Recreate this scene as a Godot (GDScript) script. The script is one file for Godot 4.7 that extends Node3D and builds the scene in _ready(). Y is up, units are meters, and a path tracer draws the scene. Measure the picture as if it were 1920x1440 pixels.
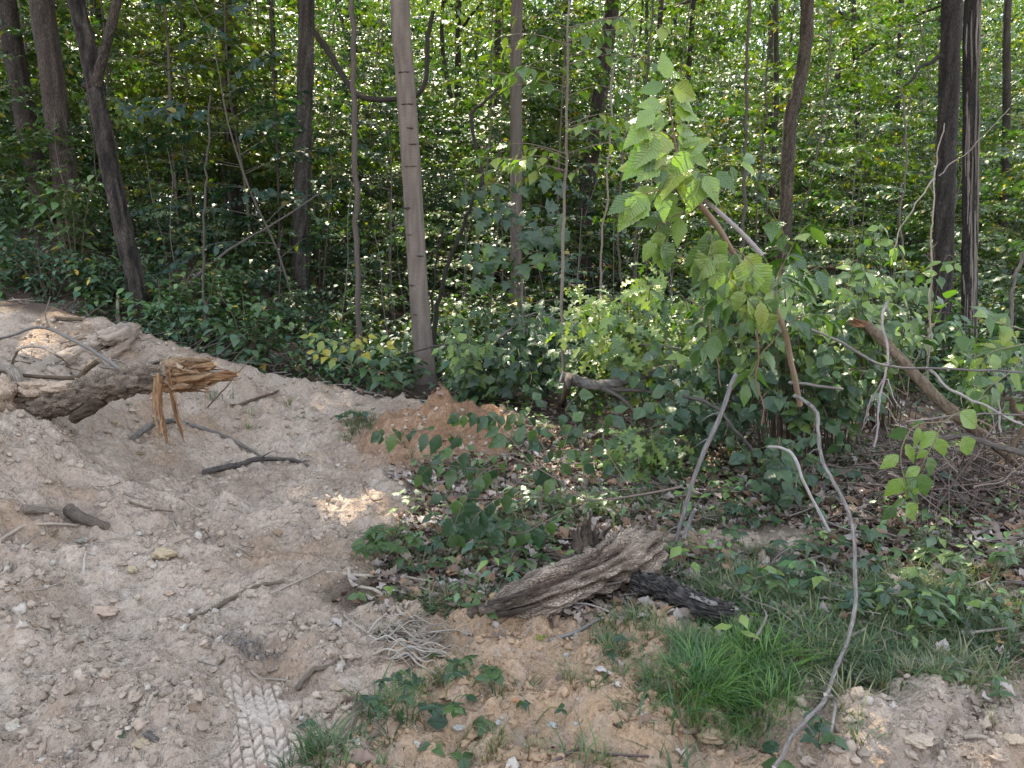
extends Node3D
# A clearing dug at the edge of a wood: bare soil heaps, a snapped trunk, a rotten log, brush and a dense sunlit forest behind.

const FOCAL := 1383.1        # pixels of the 1920 x 1440 photograph
const PITCH := 10.0
const EYE := 1.6
var rng := RandomNumberGenerator.new()
var names := {}
var n_big := FastNoiseLite.new()
var n_mid := FastNoiseLite.new()
var n_fine := FastNoiseLite.new()
var n_cell := FastNoiseLite.new()
var sun_to := Vector3(-0.30, 1.36, -0.95).normalized()
var M := {}
var tube_flat := 1.0
var track := []
var LEAF := {}
# openings cut into the crowns to let sun onto chosen spots: [ground x, ground y, ground z, radius x, radius z]
var sun_gaps := [[-0.80, 0.0, -4.3, 0.55, 0.34], [-4.5, 1.1, -6.9, 0.7, 0.45], [1.0, 1.1, -6.2, 0.9, 0.7], [2.2, 0.9, -4.9, 0.6, 0.5], [2.15, 0.0, -3.3, 0.4, 0.3], [0.15, 0.0, -4.6, 0.35, 0.3], [0.75, 2.0, -3.0, 0.6, 0.5], [-0.1, 3.2, -8.5, 0.8, 0.6], [2.3, 0.7, -3.2, 0.3, 0.25], [0.3, 0.0, -5.4, 0.5, 0.35], [0.35, 0.1, -4.4, 0.5, 0.3]]

# ------------------------------------------------------------------ mesh building
class MB:
	var v := PackedVector3Array()
	var n := PackedVector3Array()
	var t := PackedVector2Array()
	var c := PackedColorArray()
	var i := PackedInt32Array()
	func add(tm: Dictionary, x: Transform3D, col: Color) -> void:
		var base := v.size()
		v.append_array(x * (tm.v as PackedVector3Array))
		n.append_array(Transform3D(x.basis.orthonormalized(), Vector3.ZERO) * (tm.n as PackedVector3Array))
		t.append_array(tm.t)
		var cc := PackedColorArray()
		cc.resize(v.size() - base)
		cc.fill(col)
		c.append_array(cc)
		for k in (tm.i as PackedInt32Array):
			i.append(base + k)
	func commit() -> ArrayMesh:
		var a := []
		a.resize(Mesh.ARRAY_MAX)
		a[Mesh.ARRAY_VERTEX] = v
		a[Mesh.ARRAY_NORMAL] = n
		a[Mesh.ARRAY_TEX_UV] = t
		a[Mesh.ARRAY_COLOR] = c
		a[Mesh.ARRAY_INDEX] = i
		var m := ArrayMesh.new()
		m.add_surface_from_arrays(Mesh.PRIMITIVE_TRIANGLES, a)
		return m
	func smooth(from_v := 0, from_i := 0) -> void:
		for k in range(from_v, v.size()):
			n[k] = Vector3.ZERO
		for k in range(from_i, i.size(), 3):
			var a := i[k]
			var b := i[k + 1]
			var d := i[k + 2]
			var f := (v[d] - v[a]).cross(v[b] - v[a])
			n[a] += f
			n[b] += f
			n[d] += f
		for k in range(from_v, v.size()):
			n[k] = n[k].normalized() if n[k].length_squared() > 1e-20 else Vector3.UP

func as_template(mb: MB) -> Dictionary:
	return {"v": mb.v, "n": mb.n, "t": mb.t, "i": mb.i}

# A leaf: rows of [along, half width]; x across, z along, y up.
func leaf(rows: Array, fold := 0.12, curl := -0.25, wave := 0.0, twist := 0.0) -> Dictionary:
	var mb := MB.new()
	var row_at := []
	for r in rows:
		var z: float = r[0]
		var w: float = r[1]
		var y := curl * z * z
		var zz := z * (1.0 - absf(curl) * 0.25 * z)
		var first := mb.v.size()
		if w < 0.004:
			mb.v.append(Vector3(0, y, zz))
			mb.t.append(Vector2(0.5, z))
			row_at.append([first, first, first])
		else:
			var tw := twist * z
			var s := wave * sin(z * 21.0)
			mb.v.append(Vector3(-w * cos(tw), y + w * fold * 2.0 + s * w - w * sin(tw), zz))
			mb.v.append(Vector3(0, y, zz))
			mb.v.append(Vector3(w * cos(tw), y + w * fold * 2.0 - s * w + w * sin(tw), zz))
			mb.t.append(Vector2(0.5 - w, z))
			mb.t.append(Vector2(0.5, z))
			mb.t.append(Vector2(0.5 + w, z))
			row_at.append([first, first + 1, first + 2])
	for k in row_at.size() - 1:
		var a: Array = row_at[k]
		var b: Array = row_at[k + 1]
		for s in 2:
			var q := [a[s], a[s + 1], b[s + 1], b[s]]
			for tri in [[q[0], q[1], q[2]], [q[0], q[2], q[3]]]:
				if tri[0] != tri[1] and tri[1] != tri[2] and tri[0] != tri[2]:
					mb.i.append(tri[0])
					mb.i.append(tri[1])
					mb.i.append(tri[2])
	mb.n.resize(mb.v.size())
	mb.c.resize(mb.v.size())
	mb.c.fill(Color.WHITE)
	mb.smooth()
	return as_template(mb)

func serrated(half: float, steps: int, peak := 0.38, tip := 1.6, tooth := 0.06) -> Array:
	var rows := [[0.0, 0.0]]
	for k in range(1, steps):
		var z := float(k) / steps
		var a := z / peak if z < peak else (1.0 - z) / (1.0 - peak)
		var w := half * (pow(a, 0.55) if z < peak else pow(a, 1.0 / tip + 0.25))
		rows.append([z, w * (1.0 + (tooth if k % 2 == 0 else -tooth))])
	rows.append([1.0, 0.0])
	return rows

func template_mesh(tm: Dictionary, col := Color.WHITE) -> ArrayMesh:
	var mb := MB.new()
	mb.add(tm, Transform3D(), col)
	return mb.commit()

# A round tapering body along pts. rough: noise in the surface (share of radius), stretch: how far the noise runs along the axis.
func tube(mb: MB, pts: PackedVector3Array, radii: Array, sides := 8, col := Color.WHITE, rough := 0.0, stretch := 4.0, lumps := 6.0, col2 = null) -> void:
	var first_v := mb.v.size()
	var first_i := mb.i.size()
	var along := 0.0
	var up := Vector3(0.31, 0.2, 0.93)
	var count := pts.size()
	var round_ := maxf(radii[0], radii[count / 2]) * TAU
	for k in count:
		var dir := (pts[mini(k + 1, count - 1)] - pts[maxi(k - 1, 0)]).normalized()
		var side := dir.cross(up)
		if side.length() < 0.01:
			side = dir.cross(Vector3(1, 0, 0.1))
		side = side.normalized()
		up = side.cross(dir).normalized()
		if k > 0:
			along += pts[k].distance_to(pts[k - 1])
		var r: float = radii[k]
		for s in sides + 1:
			var a := TAU * (s % sides) / sides
			var out := side * cos(a) + up * sin(a) * tube_flat
			var rr := r
			var tint := col
			if rough > 0.0:
				var f := n_mid.get_noise_3d(cos(a) * lumps * 3.0 + first_v * 0.37, sin(a) * lumps * 3.0, along / maxf(round_, 0.01) * lumps * 3.0 / stretch * TAU)
				rr = r * (1.0 + rough * f * 1.6)
				if col2 != null:
					tint = col.lerp(col2, clampf(0.5 - f * 1.4, 0.0, 1.0))
			mb.v.append(pts[k] + out * rr)
			mb.t.append(Vector2(float(s) / sides * maxf(1.0, roundf(round_ / 0.35)), along))
			mb.c.append(tint)
	mb.n.resize(mb.v.size())
	var row := sides + 1
	for k in count - 1:
		for s in sides:
			var a := first_v + k * row + s
			mb.i.append_array(PackedInt32Array([a, a + 1, a + row, a + 1, a + row + 1, a + row]))
	mb.smooth(first_v, first_i)
	for k in count:
		var p := first_v + k * row
		var q := (mb.n[p] + mb.n[p + sides]).normalized()
		mb.n[p] = q
		mb.n[p + sides] = q
	for e in [0, count - 1]:
		var c := mb.v.size()
		mb.v.append(pts[e])
		mb.t.append(Vector2(0.5, 0.5))
		mb.c.append(col)
		var nn := (pts[0] - pts[1]).normalized() if e == 0 else (pts[e] - pts[e - 1]).normalized()
		mb.n.append(nn)
		var rim := mb.v.size()
		for s in sides:
			mb.v.append(mb.v[first_v + e * row + s])
			mb.t.append(Vector2(0.5, 0.5))
			mb.c.append(col)
			mb.n.append(nn)
		for s in sides:
			if e == 0:
				mb.i.append_array(PackedInt32Array([c, rim + (s + 1) % sides, rim + s]))
			else:
				mb.i.append_array(PackedInt32Array([c, rim + s, rim + (s + 1) % sides]))

# Catmull-Rom through control points, with a little wander
func bend(ctrl: Array, steps: int, wander := 0.0) -> PackedVector3Array:
	var out := PackedVector3Array()
	var n := ctrl.size()
	var ph := rng.randf() * 50.0
	for k in n - 1:
		var a: Vector3 = ctrl[maxi(k - 1, 0)]
		var b: Vector3 = ctrl[k]
		var c: Vector3 = ctrl[k + 1]
		var d: Vector3 = ctrl[mini(k + 2, n - 1)]
		for s in steps:
			out.append(b.cubic_interpolate(c, a, d, float(s) / steps))
	out.append(ctrl[n - 1])
	if wander > 0.0:
		for k in range(1, out.size()):
			var q := out[k] * 9.0
			out[k] += Vector3(n_mid.get_noise_2d(q.x + ph, q.y), n_mid.get_noise_2d(q.y + ph, q.z), n_mid.get_noise_2d(q.z + ph, q.x)) * wander
	return out

func taper(count: int, r0: float, r1: float, power := 1.0) -> Array:
	var r := []
	for k in count:
		r.append(lerpf(r0, r1, pow(float(k) / (count - 1), power)))
	return r

func rock(seed_: int, rings: int, sides: int, squash := 0.6, rough := 0.35) -> Dictionary:
	var mb := MB.new()
	for k in rings + 1:
		var b := PI * k / rings
		for s in sides + 1:
			var a := TAU * (s % sides) / sides
			var d := Vector3(sin(b) * cos(a), cos(b), sin(b) * sin(a))
			var f := 1.0 + rough * n_cell.get_noise_3d(d.x * 4.0 + seed_ * 31.0, d.y * 4.0, d.z * 4.0) + rough * 1.5 * n_mid.get_noise_3d(d.x * 3.4 + seed_ * 17.0, d.y * 3.4, d.z * 3.4) + rough * 0.5
			mb.v.append(Vector3(d.x, d.y * squash, d.z) * f * 0.5)
			mb.t.append(Vector2(float(s) / sides, float(k) / rings))
			mb.c.append(Color.WHITE)
	mb.n.resize(mb.v.size())
	var row := sides + 1
	for k in rings:
		for s in sides:
			var a := k * row + s
			mb.i.append_array(PackedInt32Array([a, a + row, a + 1, a + 1, a + row, a + row + 1]))
	mb.smooth()
	return as_template(mb)

# ------------------------------------------------------------------ scene helpers
func numbered(called: String) -> String:
	var k: int = names.get(called, 0)
	names[called] = k + 1
	return called if k == 0 else "%s_%03d" % [called, k]

func mark(o: Node3D, label: String, category := "", group := "", kind := "") -> Node3D:
	o.set_meta("label", label)
	if category:
		o.set_meta("category", category)
	if group:
		o.set_meta("group", group)
	if kind:
		o.set_meta("kind", kind)
	return o

func thing(called: String, label: String, category: String, at := Vector3.ZERO, group := "") -> Node3D:
	var o := Node3D.new()
	o.name = numbered(called)
	add_child(o)
	o.position = at
	return mark(o, label, category, group)

func part(parent: Node3D, called: String, mesh: Mesh, mat: Material, x := Transform3D()) -> MeshInstance3D:
	var o := MeshInstance3D.new()
	o.name = called
	o.mesh = mesh
	o.material_override = mat
	o.transform = x
	parent.add_child(o, true)
	return o

func single(called: String, label: String, category: String, mesh: Mesh, mat: Material, x := Transform3D(), group := "") -> MeshInstance3D:
	var o := MeshInstance3D.new()
	o.name = numbered(called)
	o.mesh = mesh
	o.material_override = mat
	o.transform = x
	add_child(o)
	mark(o, label, category, group)
	return o

func scatter(called: String, label: String, category: String, mesh: Mesh, mat: Material, spots: Array, tints: Array) -> void:
	var mm := MultiMesh.new()
	mm.transform_format = MultiMesh.TRANSFORM_3D
	mm.use_colors = true
	mm.mesh = mesh
	mm.instance_count = spots.size()
	for k in spots.size():
		mm.set_instance_transform(k, spots[k])
		mm.set_instance_color(k, tints[k])
	var o := MultiMeshInstance3D.new()
	o.name = numbered(called)
	o.multimesh = mm
	o.material_override = mat
	add_child(o)
	mark(o, label, category, "", "stuff")

# the point of the place that the photograph shows at (u, v), at depth d before the camera
func at(u: float, v: float, d: float) -> Vector3:
	var p := Vector3((u - 960.0) / FOCAL, -(v - 720.0) / FOCAL, -1.0).rotated(Vector3.RIGHT, deg_to_rad(-PITCH))
	return Vector3(0, EYE, 0) + p * (d / -p.z)

# where that line of sight meets the ground
func on(u: float, v: float, lift := 0.0) -> Vector3:
	var d := 1.3
	while d < 40.0:
		var p := at(u, v, d)
		if p.y <= height(p.x, p.z):
			break
		d += 0.03
	var q := at(u, v, d)
	q.y = height(q.x, q.z) + lift
	return q

# a point of a body lying on the ground whose underside shows "below" pixels lower
func lying(u: float, v: float, below: float) -> Vector3:
	return at(u, v, -on(u, v + below).z + 0.02)

func put_on(x: float, z: float, lift := 0.0) -> Vector3:
	return Vector3(x, height(x, z) + lift, z)

# ------------------------------------------------------------------ ground
func soil_share(x: float, z: float) -> float:
	var d := -z
	var w := n_big.get_noise_2d(x * 6.0, z * 6.0) * 0.35 + n_mid.get_noise_2d(x * 5.0, z * 5.0) * 0.16
	var edge := -0.72
	if d < 3.4:
		edge = lerpf(0.9, -0.72, smoothstep(2.75, 3.4, d))
	if d > 5.2:
		edge = lerpf(-0.72, -0.05, smoothstep(5.2, 6.2, d))
	var s := edge - x
	s = maxf(s, (2.62 + 0.10 * sin(x * 2.1)) - d)
	var back := 7.5 + 0.3 * x * 0.5
	s = minf(s, (back - d) * 1.2) if x < 0.3 else s
	s = maxf(s, 0.62 - Vector2((x + 0.45) / 1.1, (d - 6.1) / 1.0).length())
	s = maxf(s, 0.22 - Vector2((x - 1.05) / 1.3, (d - 3.95) / 0.8).length() * 0.8)
	return smoothstep(-0.12, 0.14, s + w)

func height(x: float, z: float) -> float:
	var d := -z
	var h := 0.0
	h += 0.9 * smoothstep(9.0, 34.0, d) + 2.2 * smoothstep(30.0, 75.0, d)
	h += 2.0 * smoothstep(1.5, 7.0, -x) * smoothstep(5.5, 13.0, d)
	var r := clampf((-x - 0.7) / 3.6, 0.0, 1.05)
	var e := (d - 7.0) / (1.25 if d < 7.0 else 0.8)
	h += 0.93 * r * exp(-e * e)
	h += 1.18 * exp(-(Vector2(x + 4.3, d - 4.2) / 1.55).length_squared())
	h += 0.30 * (1.0 + 0.7 * n_mid.get_noise_2d(x * 6.0, z * 6.0)) * exp(-(pow((x + 0.5) / 0.62, 2.0) + pow((d - 6.25) / 0.5, 2.0)))
	h += 0.30 * exp(-(Vector2(x - 2.9, d - 4.7) / 0.75).length_squared())
	h -= 0.10 * exp(-(Vector2((x + 2.0) / 0.7, (d - 4.9) / 0.5)).length_squared())
	# wheel ruts pressed across the bare soil
	var rut := (x + 0.95) + (d - 2.4) * 0.22
	h -= 0.05 * exp(-pow(rut / 0.17, 2.0)) * smoothstep(3.2, 2.2, d)
	var rut2 := (x + 1.75) - (d - 2.4) * 0.10
	h -= 0.05 * exp(-pow(rut2 / 0.22, 2.0)) * smoothstep(4.0, 2.2, d)
	h += 0.09 * n_big.get_noise_2d(x * 3.0, z * 3.0) * (1.0 + 2.0 * smoothstep(12.0, 30.0, d))
	if d < 14.0 and d > -2.0 and absf(x) < 9.0:
		var s := soil_share(x, z)
		h += (0.016 + 0.07 * s) * n_mid.get_noise_2d(x * 4.0, z * 4.0)
		h += (0.010 + 0.048 * s) * n_mid.get_noise_2d(x * 13.0 + 70.0, z * 13.0)
		if d < 8.0:
			var c := n_cell.get_noise_2d(x * 26.0, z * 26.0)
			var lump := smoothstep(-0.35, 0.35, n_mid.get_noise_2d(x * 5.0 + 40.0, z * 5.0))
			h -= s * 0.045 * c * lump
			h -= s * 0.026 * n_cell.get_noise_2d(x * 64.0 + 11.0, z * 64.0) * lump
			h += (0.004 + 0.016 * s) * n_fine.get_noise_2d(x * 34.0, z * 34.0)
	return h

func spread(fine_from: float, fine_to: float, step: float, lo: float, hi: float, grow: float) -> PackedFloat32Array:
	var a := []
	var p := fine_from
	var s := step
	while p > lo:
		s *= grow
		p -= s
		a.push_front(maxf(p, lo))
	p = fine_from
	while p < fine_to:
		a.append(p)
		p += step
	s = step
	while p < hi:
		a.append(p)
		s *= grow
		p += s
	a.append(hi)
	return PackedFloat32Array(a)

func build_ground() -> void:
	var xs := spread(-3.0, 2.9, 0.019, -90.0, 90.0, 1.035)
	var zs := spread(-5.4, -1.5, 0.017, -110.0, 60.0, 1.022)
	var mb := MB.new()
	var nx := xs.size()
	var beige := Color(0.40, 0.312, 0.240)
	var pale := Color(0.49, 0.415, 0.342)
	var brown := Color(0.235, 0.168, 0.122)
	var clay := Color(0.40, 0.265, 0.162)
	var humus := Color(0.115, 0.085, 0.063)
	for z in zs:
		for x in xs:
			mb.v.append(Vector3(x, height(x, z), z))
			mb.t.append(Vector2(x, z))
			var d := -z
			var near := absf(x) < 12.0 and d < 20.0
			var s := soil_share(x, z) if near else 0.0
			if d < -0.5:
				s = maxf(s, smoothstep(-0.5, -2.0, d))
			var p1 := n_mid.get_noise_2d(x * 2.6 + 200.0, z * 2.6)
			var p2 := n_mid.get_noise_2d(x * 9.0 + 300.0, z * 9.0)
			var p3 := n_fine.get_noise_2d(x * 22.0, z * 22.0)
			var c := beige.lerp(brown, clampf(0.30 + p1 * 0.9 + p2 * 0.8, 0.0, 1.0) * 0.75)
			c = c.lerp(pale, clampf(p3 * 1.1 - 0.1 + p1 * -0.7, 0.0, 1.0) * 0.7)
			var cl := smoothstep(-0.75, -0.25, x + p2 * 0.35) * smoothstep(1.3, 0.6, x + p2 * 0.4) * smoothstep(3.6, 3.0, d + p1 * 0.3)
			cl = maxf(cl, 0.40 * smoothstep(0.22, 0.55, p1 + p2 * 0.4))
			var red := smoothstep(1.05, 0.5, Vector2((x + 0.45) / 1.0, (d - 6.0) / 0.9).length() + p2 * 0.3)
			c = c.lerp(clay, clampf(cl * (0.75 + p3 * 0.7), 0.0, 1.0))
			c = c.lerp(Color(0.27, 0.155, 0.092).lerp(Color(0.40, 0.26, 0.17), clampf(p2 * 1.5 + p3, 0.0, 1.0)), red)
			c = humus.lerp(c, s)
			mb.c.append(c)
	mb.n.resize(mb.v.size())
	for j in zs.size() - 1:
		for k in nx - 1:
			var a := j * nx + k
			mb.i.append_array(PackedInt32Array([a, a + 1, a + nx, a + 1, a + nx + 1, a + nx]))
	mb.smooth()
	var o := MeshInstance3D.new()
	o.name = "ground"
	o.mesh = mb.commit()
	o.material_override = M.soil
	add_child(o)
	mark(o, "bare beige and orange soil running into dark woodland floor", "", "", "structure")
	# the tyre print: herringbone lugs pressed into smooth damp silt
	mb = MB.new()
	var a0 := on(470, 1275)
	var a1 := on(500, 1420)
	track = [a0, a1]
	var dir := Vector2(a1.x - a0.x, a1.z - a0.z).normalized()
	var acr := Vector2(dir.y, -dir.x)
	var nu := 84
	var nv := 180
	var long_ := 0.72
	for j in nv + 1:
		for k in nu + 1:
			var w := (float(k) / nu - 0.5) * 0.34
			var l := float(j) / nv * long_ - 0.05
			var x := a0.x + acr.x * w + dir.x * l
			var z := a0.z + acr.y * w + dir.y * l
			var hh := 0.0
			for q in [[-0.05, 0.0], [0.05, 0.0], [0.0, 0.05], [0.0, -0.05], [0.0, 0.0]]:
				hh += height(x + q[0], z + q[1]) / 5.0
			hh = lerpf(hh, (height(x, z) + hh) * 0.5, 0.5)
			var tread := 0.0
			var cell := fposmod(l / 0.046, 1.0)
			var lane := int(floorf((w + 0.18) / 0.036))
			var zig := (absf(fposmod((w + 0.18) / 0.036, 1.0) - 0.5) * 0.0) + (0.5 if lane % 2 == 0 else 0.0)
			var slant := fposmod(l / 0.046 + zig + (w / 0.036) * (0.55 if lane % 2 == 0 else -0.55), 1.0)
			tread = -0.020 * smoothstep(0.22, 0.13, absf(slant - 0.5)) - 0.016 * smoothstep(0.16, 0.07, fposmod((w + 0.18) / 0.036, 1.0)) + cell * 0.0
			var worn := n_mid.get_noise_2d(x * 9.0, z * 9.0)
			tread *= clampf(1.15 + worn * 1.4, 0.0, 1.0)
			var edge := minf(minf(float(k), nu - k) / nu * 0.34, minf(float(j), nv - j) / nv * long_) + 0.08 * n_mid.get_noise_2d(x * 14.0 + 9.0, z * 14.0)
			mb.v.append(Vector3(x, hh + 0.018 + tread + 0.0016 * n_fine.get_noise_2d(x * 90.0, z * 90.0) - 0.05 * smoothstep(0.11, 0.0, edge), z))
			mb.t.append(Vector2(w, l))
			mb.c.append(Color(0.45, 0.37, 0.30).lerp(Color(0.38, 0.295, 0.23), clampf(0.35 + worn * 1.5, 0.0, 1.0)))
	mb.n.resize(mb.v.size())
	for j in nv:
		for k in nu:
			var a := j * (nu + 1) + k
			mb.i.append_array(PackedInt32Array([a, a + 1, a + nu + 1, a + 1, a + nu + 2, a + nu + 1]))
	mb.smooth()
	o = MeshInstance3D.new()
	o.name = "tyre_track_ground"
	o.mesh = mb.commit()
	o.material_override = M.silt
	add_child(o)
	mark(o, "pale silt pressed with a herringbone tyre print", "", "", "structure")

# ------------------------------------------------------------------ materials
func noise_image(n: FastNoiseLite, size: int) -> Image:
	var im := n.get_seamless_image(size, size)
	im.convert(Image.FORMAT_L8)
	return im

func tone_texture(im: Image, ramp: Gradient, im2: Image = null, share := 0.5) -> ImageTexture:
	var src := im.get_data()
	var src2 := im2.get_data() if im2 else src
	var table := []
	for k in 256:
		table.append(ramp.sample(k / 255.0))
	var out := PackedByteArray()
	out.resize(src.size() * 3)
	for k in src.size():
		var c: Color = table[int(clampf(src[k] * (1.0 - share) + src2[k] * share, 0, 255))]
		out[k * 3] = c.r8
		out[k * 3 + 1] = c.g8
		out[k * 3 + 2] = c.b8
	return ImageTexture.create_from_image(Image.create_from_data(im.get_width(), im.get_height(), false, Image.FORMAT_RGB8, out))

func grey_texture(im: Image, im2: Image = null, share := 0.5) -> ImageTexture:
	var g := Gradient.new()
	g.colors = PackedColorArray([Color.BLACK, Color.WHITE])
	return tone_texture(im, g, im2, share)

func ramp(stops: Array) -> Gradient:
	var g := Gradient.new()
	var o := PackedFloat32Array()
	var c := PackedColorArray()
	for s in stops:
		o.append(s[0])
		c.append(Color(s[1], s[1], s[1]) if not s[1] is Color else s[1])
	g.offsets = o
	g.colors = c
	return g

func base_mat(rough := 0.9, spec := 0.3) -> StandardMaterial3D:
	var m := StandardMaterial3D.new()
	m.roughness = rough
	m.metallic_specular = spec
	m.vertex_color_use_as_albedo = true
	m.cull_mode = BaseMaterial3D.CULL_DISABLED
	return m

func leaf_mat(tint: Color, back: Color, rough := 0.47, spec := 0.52) -> StandardMaterial3D:
	var m := base_mat(rough, spec)
	m.albedo_color = tint.linear_to_srgb()
	m.backlight_enabled = true
	m.backlight = back
	return m

func build_materials() -> void:
	var g1 := FastNoiseLite.new()
	g1.noise_type = FastNoiseLite.TYPE_SIMPLEX_SMOOTH
	g1.frequency = 0.025
	g1.fractal_octaves = 6
	g1.fractal_gain = 0.68
	g1.seed = 4
	var grains := noise_image(g1, 1024)
	var g2 := FastNoiseLite.new()
	g2.noise_type = FastNoiseLite.TYPE_CELLULAR
	g2.cellular_return_type = FastNoiseLite.RETURN_DISTANCE
	g2.frequency = 0.045
	g2.fractal_octaves = 3
	g2.seed = 8
	var crumbs := noise_image(g2, 1024)
	crumbs.adjust_bcs(1.0, 1.0, 1.0)
	var soil_tone := tone_texture(grains, ramp([[0.0, 0.62], [0.35, 0.82], [0.6, 0.95], [1.0, 1.0]]), crumbs, 0.25)
	var soil_height := grey_texture(grains, crumbs, 0.45)
	var s := base_mat(0.96, 0.2)
	s.albedo_texture = soil_tone
	s.uv1_triplanar = true
	s.uv1_world_triplanar = true
	s.uv1_scale = Vector3(1.25, 1.25, 1.25)
	s.heightmap_enabled = true
	s.heightmap_texture = soil_height
	s.heightmap_scale = 3.4
	M.soil = s
	var f: StandardMaterial3D = s.duplicate()
	f.heightmap_scale = 0.25
	f.uv1_scale = Vector3(3, 3, 3)
	M.silt = f
	var st: StandardMaterial3D = s.duplicate()
	st.uv1_scale = Vector3(5, 5, 5)
	st.heightmap_scale = 0.5
	M.stone = st
	var cl: StandardMaterial3D = s.duplicate()
	cl.uv1_world_triplanar = false
	cl.heightmap_enabled = false
	M.clod = cl
	# bark
	var b1 := FastNoiseLite.new()
	b1.noise_type = FastNoiseLite.TYPE_SIMPLEX_SMOOTH
	b1.fractal_type = FastNoiseLite.FRACTAL_RIDGED
	b1.frequency = 0.028
	b1.fractal_octaves = 5
	b1.seed = 21
	var ridged := noise_image(b1, 512)
	var fine := FastNoiseLite.new()
	fine.noise_type = FastNoiseLite.TYPE_SIMPLEX_SMOOTH
	fine.frequency = 0.06
	fine.fractal_octaves = 5
	fine.seed = 5
	var speck := noise_image(fine, 512)
	var tone_rough := tone_texture(ridged, ramp([[0.0, 1.0], [0.45, 0.85], [0.75, 0.5], [1.0, 0.25]]), speck, 0.35)
	var h_rough := tone_texture(ridged, ramp([[0.0, 1.0], [1.0, 0.0]]), speck, 0.25)
	var tone_smooth := tone_texture(speck, ramp([[0.0, 0.6], [0.4, 0.85], [0.7, 0.97], [1.0, 1.0]]), ridged, 0.2)
	var h_smooth := grey_texture(speck)
	for spec in [["bark_furrowed", tone_rough, h_rough, 2.6, 1.0, 0.55], ["bark_shaggy", tone_rough, h_rough, 3.5, 1.0, 0.3], ["bark_smooth", tone_smooth, h_smooth, 0.5, 2.0, 1.2], ["wood_dead", tone_rough, h_rough, 0.5, 2.0, 0.5], ["wood_raw", tone_smooth, h_smooth, 0.7, 3.0, 0.35], ["wood_rotten", tone_rough, h_rough, 1.2, 3.0, 2.0], ["bark_plates", tone_rough, h_rough, 2.2, 2.0, 2.6], ["twig", tone_smooth, h_smooth, 0.15, 1.0, 3.0]]:
		var m := base_mat(0.9, 0.3)
		m.albedo_texture = spec[1]
		m.heightmap_enabled = true
		m.heightmap_texture = spec[2]
		m.heightmap_scale = spec[3]
		m.uv1_scale = Vector3(spec[4], spec[5], 1)
		M[spec[0]] = m
	# leaf veins for the near leaves
	var vein := Image.create(256, 256, false, Image.FORMAT_L8)
	for y in 256:
		for x in 256:
			var w := absf(x - 128.0) / 128.0
			var a := fposmod((y / 256.0 - w * 0.42) * 9.0, 1.0)
			var k := minf(smoothstep(0.0, 0.16, minf(a, 1.0 - a)), smoothstep(0.0, 0.045, w))
			vein.set_pixel(x, y, Color.from_hsv(0, 0, 0.15 + 0.85 * k))
	M.vein_h = ImageTexture.create_from_image(vein)
	M.vein_c = tone_texture(vein, ramp([[0.0, Color(1.0, 1.0, 0.93)], [0.6, Color(0.93, 0.95, 0.90)], [1.0, Color(0.88, 0.92, 0.88)]]))
	M.leaves = leaf_mat(Color(1, 1, 1), Color(0.70, 0.78, 0.42))
	for lk in [["leaves_0", Color(1, 1, 1)], ["leaves_1", Color(1.25, 1.15, 0.85)], ["leaves_2", Color(0.72, 0.80, 0.95)], ["leaves_3", Color(0.95, 0.88, 0.8)]]:
		M[lk[0]] = leaf_mat(Color(1, 1, 1), Color(0.78, 0.90, 0.40))
		M[lk[0]].albedo_color = Color(minf(lk[1].r, 1.25) * 0.8, lk[1].g * 0.8, lk[1].b * 0.8).linear_to_srgb()
	M.canopy = leaf_mat(Color(1, 1, 1), Color(0.76, 0.84, 0.38))
	M.grass = leaf_mat(Color(1, 1, 1), Color(0.7, 0.85, 0.3), 0.5, 0.4)
	for gk in [["grass_bright", Color(0.125, 0.225, 0.05)], ["grass_deep", Color(0.065, 0.13, 0.045)]]:
		M[gk[0]] = leaf_mat(gk[1], Color(0.7, 0.9, 0.3), 0.45, 0.45)
	M.dry = leaf_mat(Color(1, 1, 1), Color(0.25, 0.2, 0.13), 0.8, 0.25)
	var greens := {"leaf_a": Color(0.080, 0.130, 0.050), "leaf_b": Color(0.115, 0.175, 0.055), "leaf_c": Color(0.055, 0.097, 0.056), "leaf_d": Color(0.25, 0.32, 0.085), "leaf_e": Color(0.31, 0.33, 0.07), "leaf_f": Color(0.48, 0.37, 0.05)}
	for k in greens:
		var m := leaf_mat(greens[k], Color(0.82, 0.95, 0.40), 0.30, 0.58)
		m.albedo_texture = M.vein_c
		m.heightmap_enabled = true
		m.heightmap_texture = M.vein_h
		m.heightmap_scale = 0.25
		M[k] = m

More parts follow.
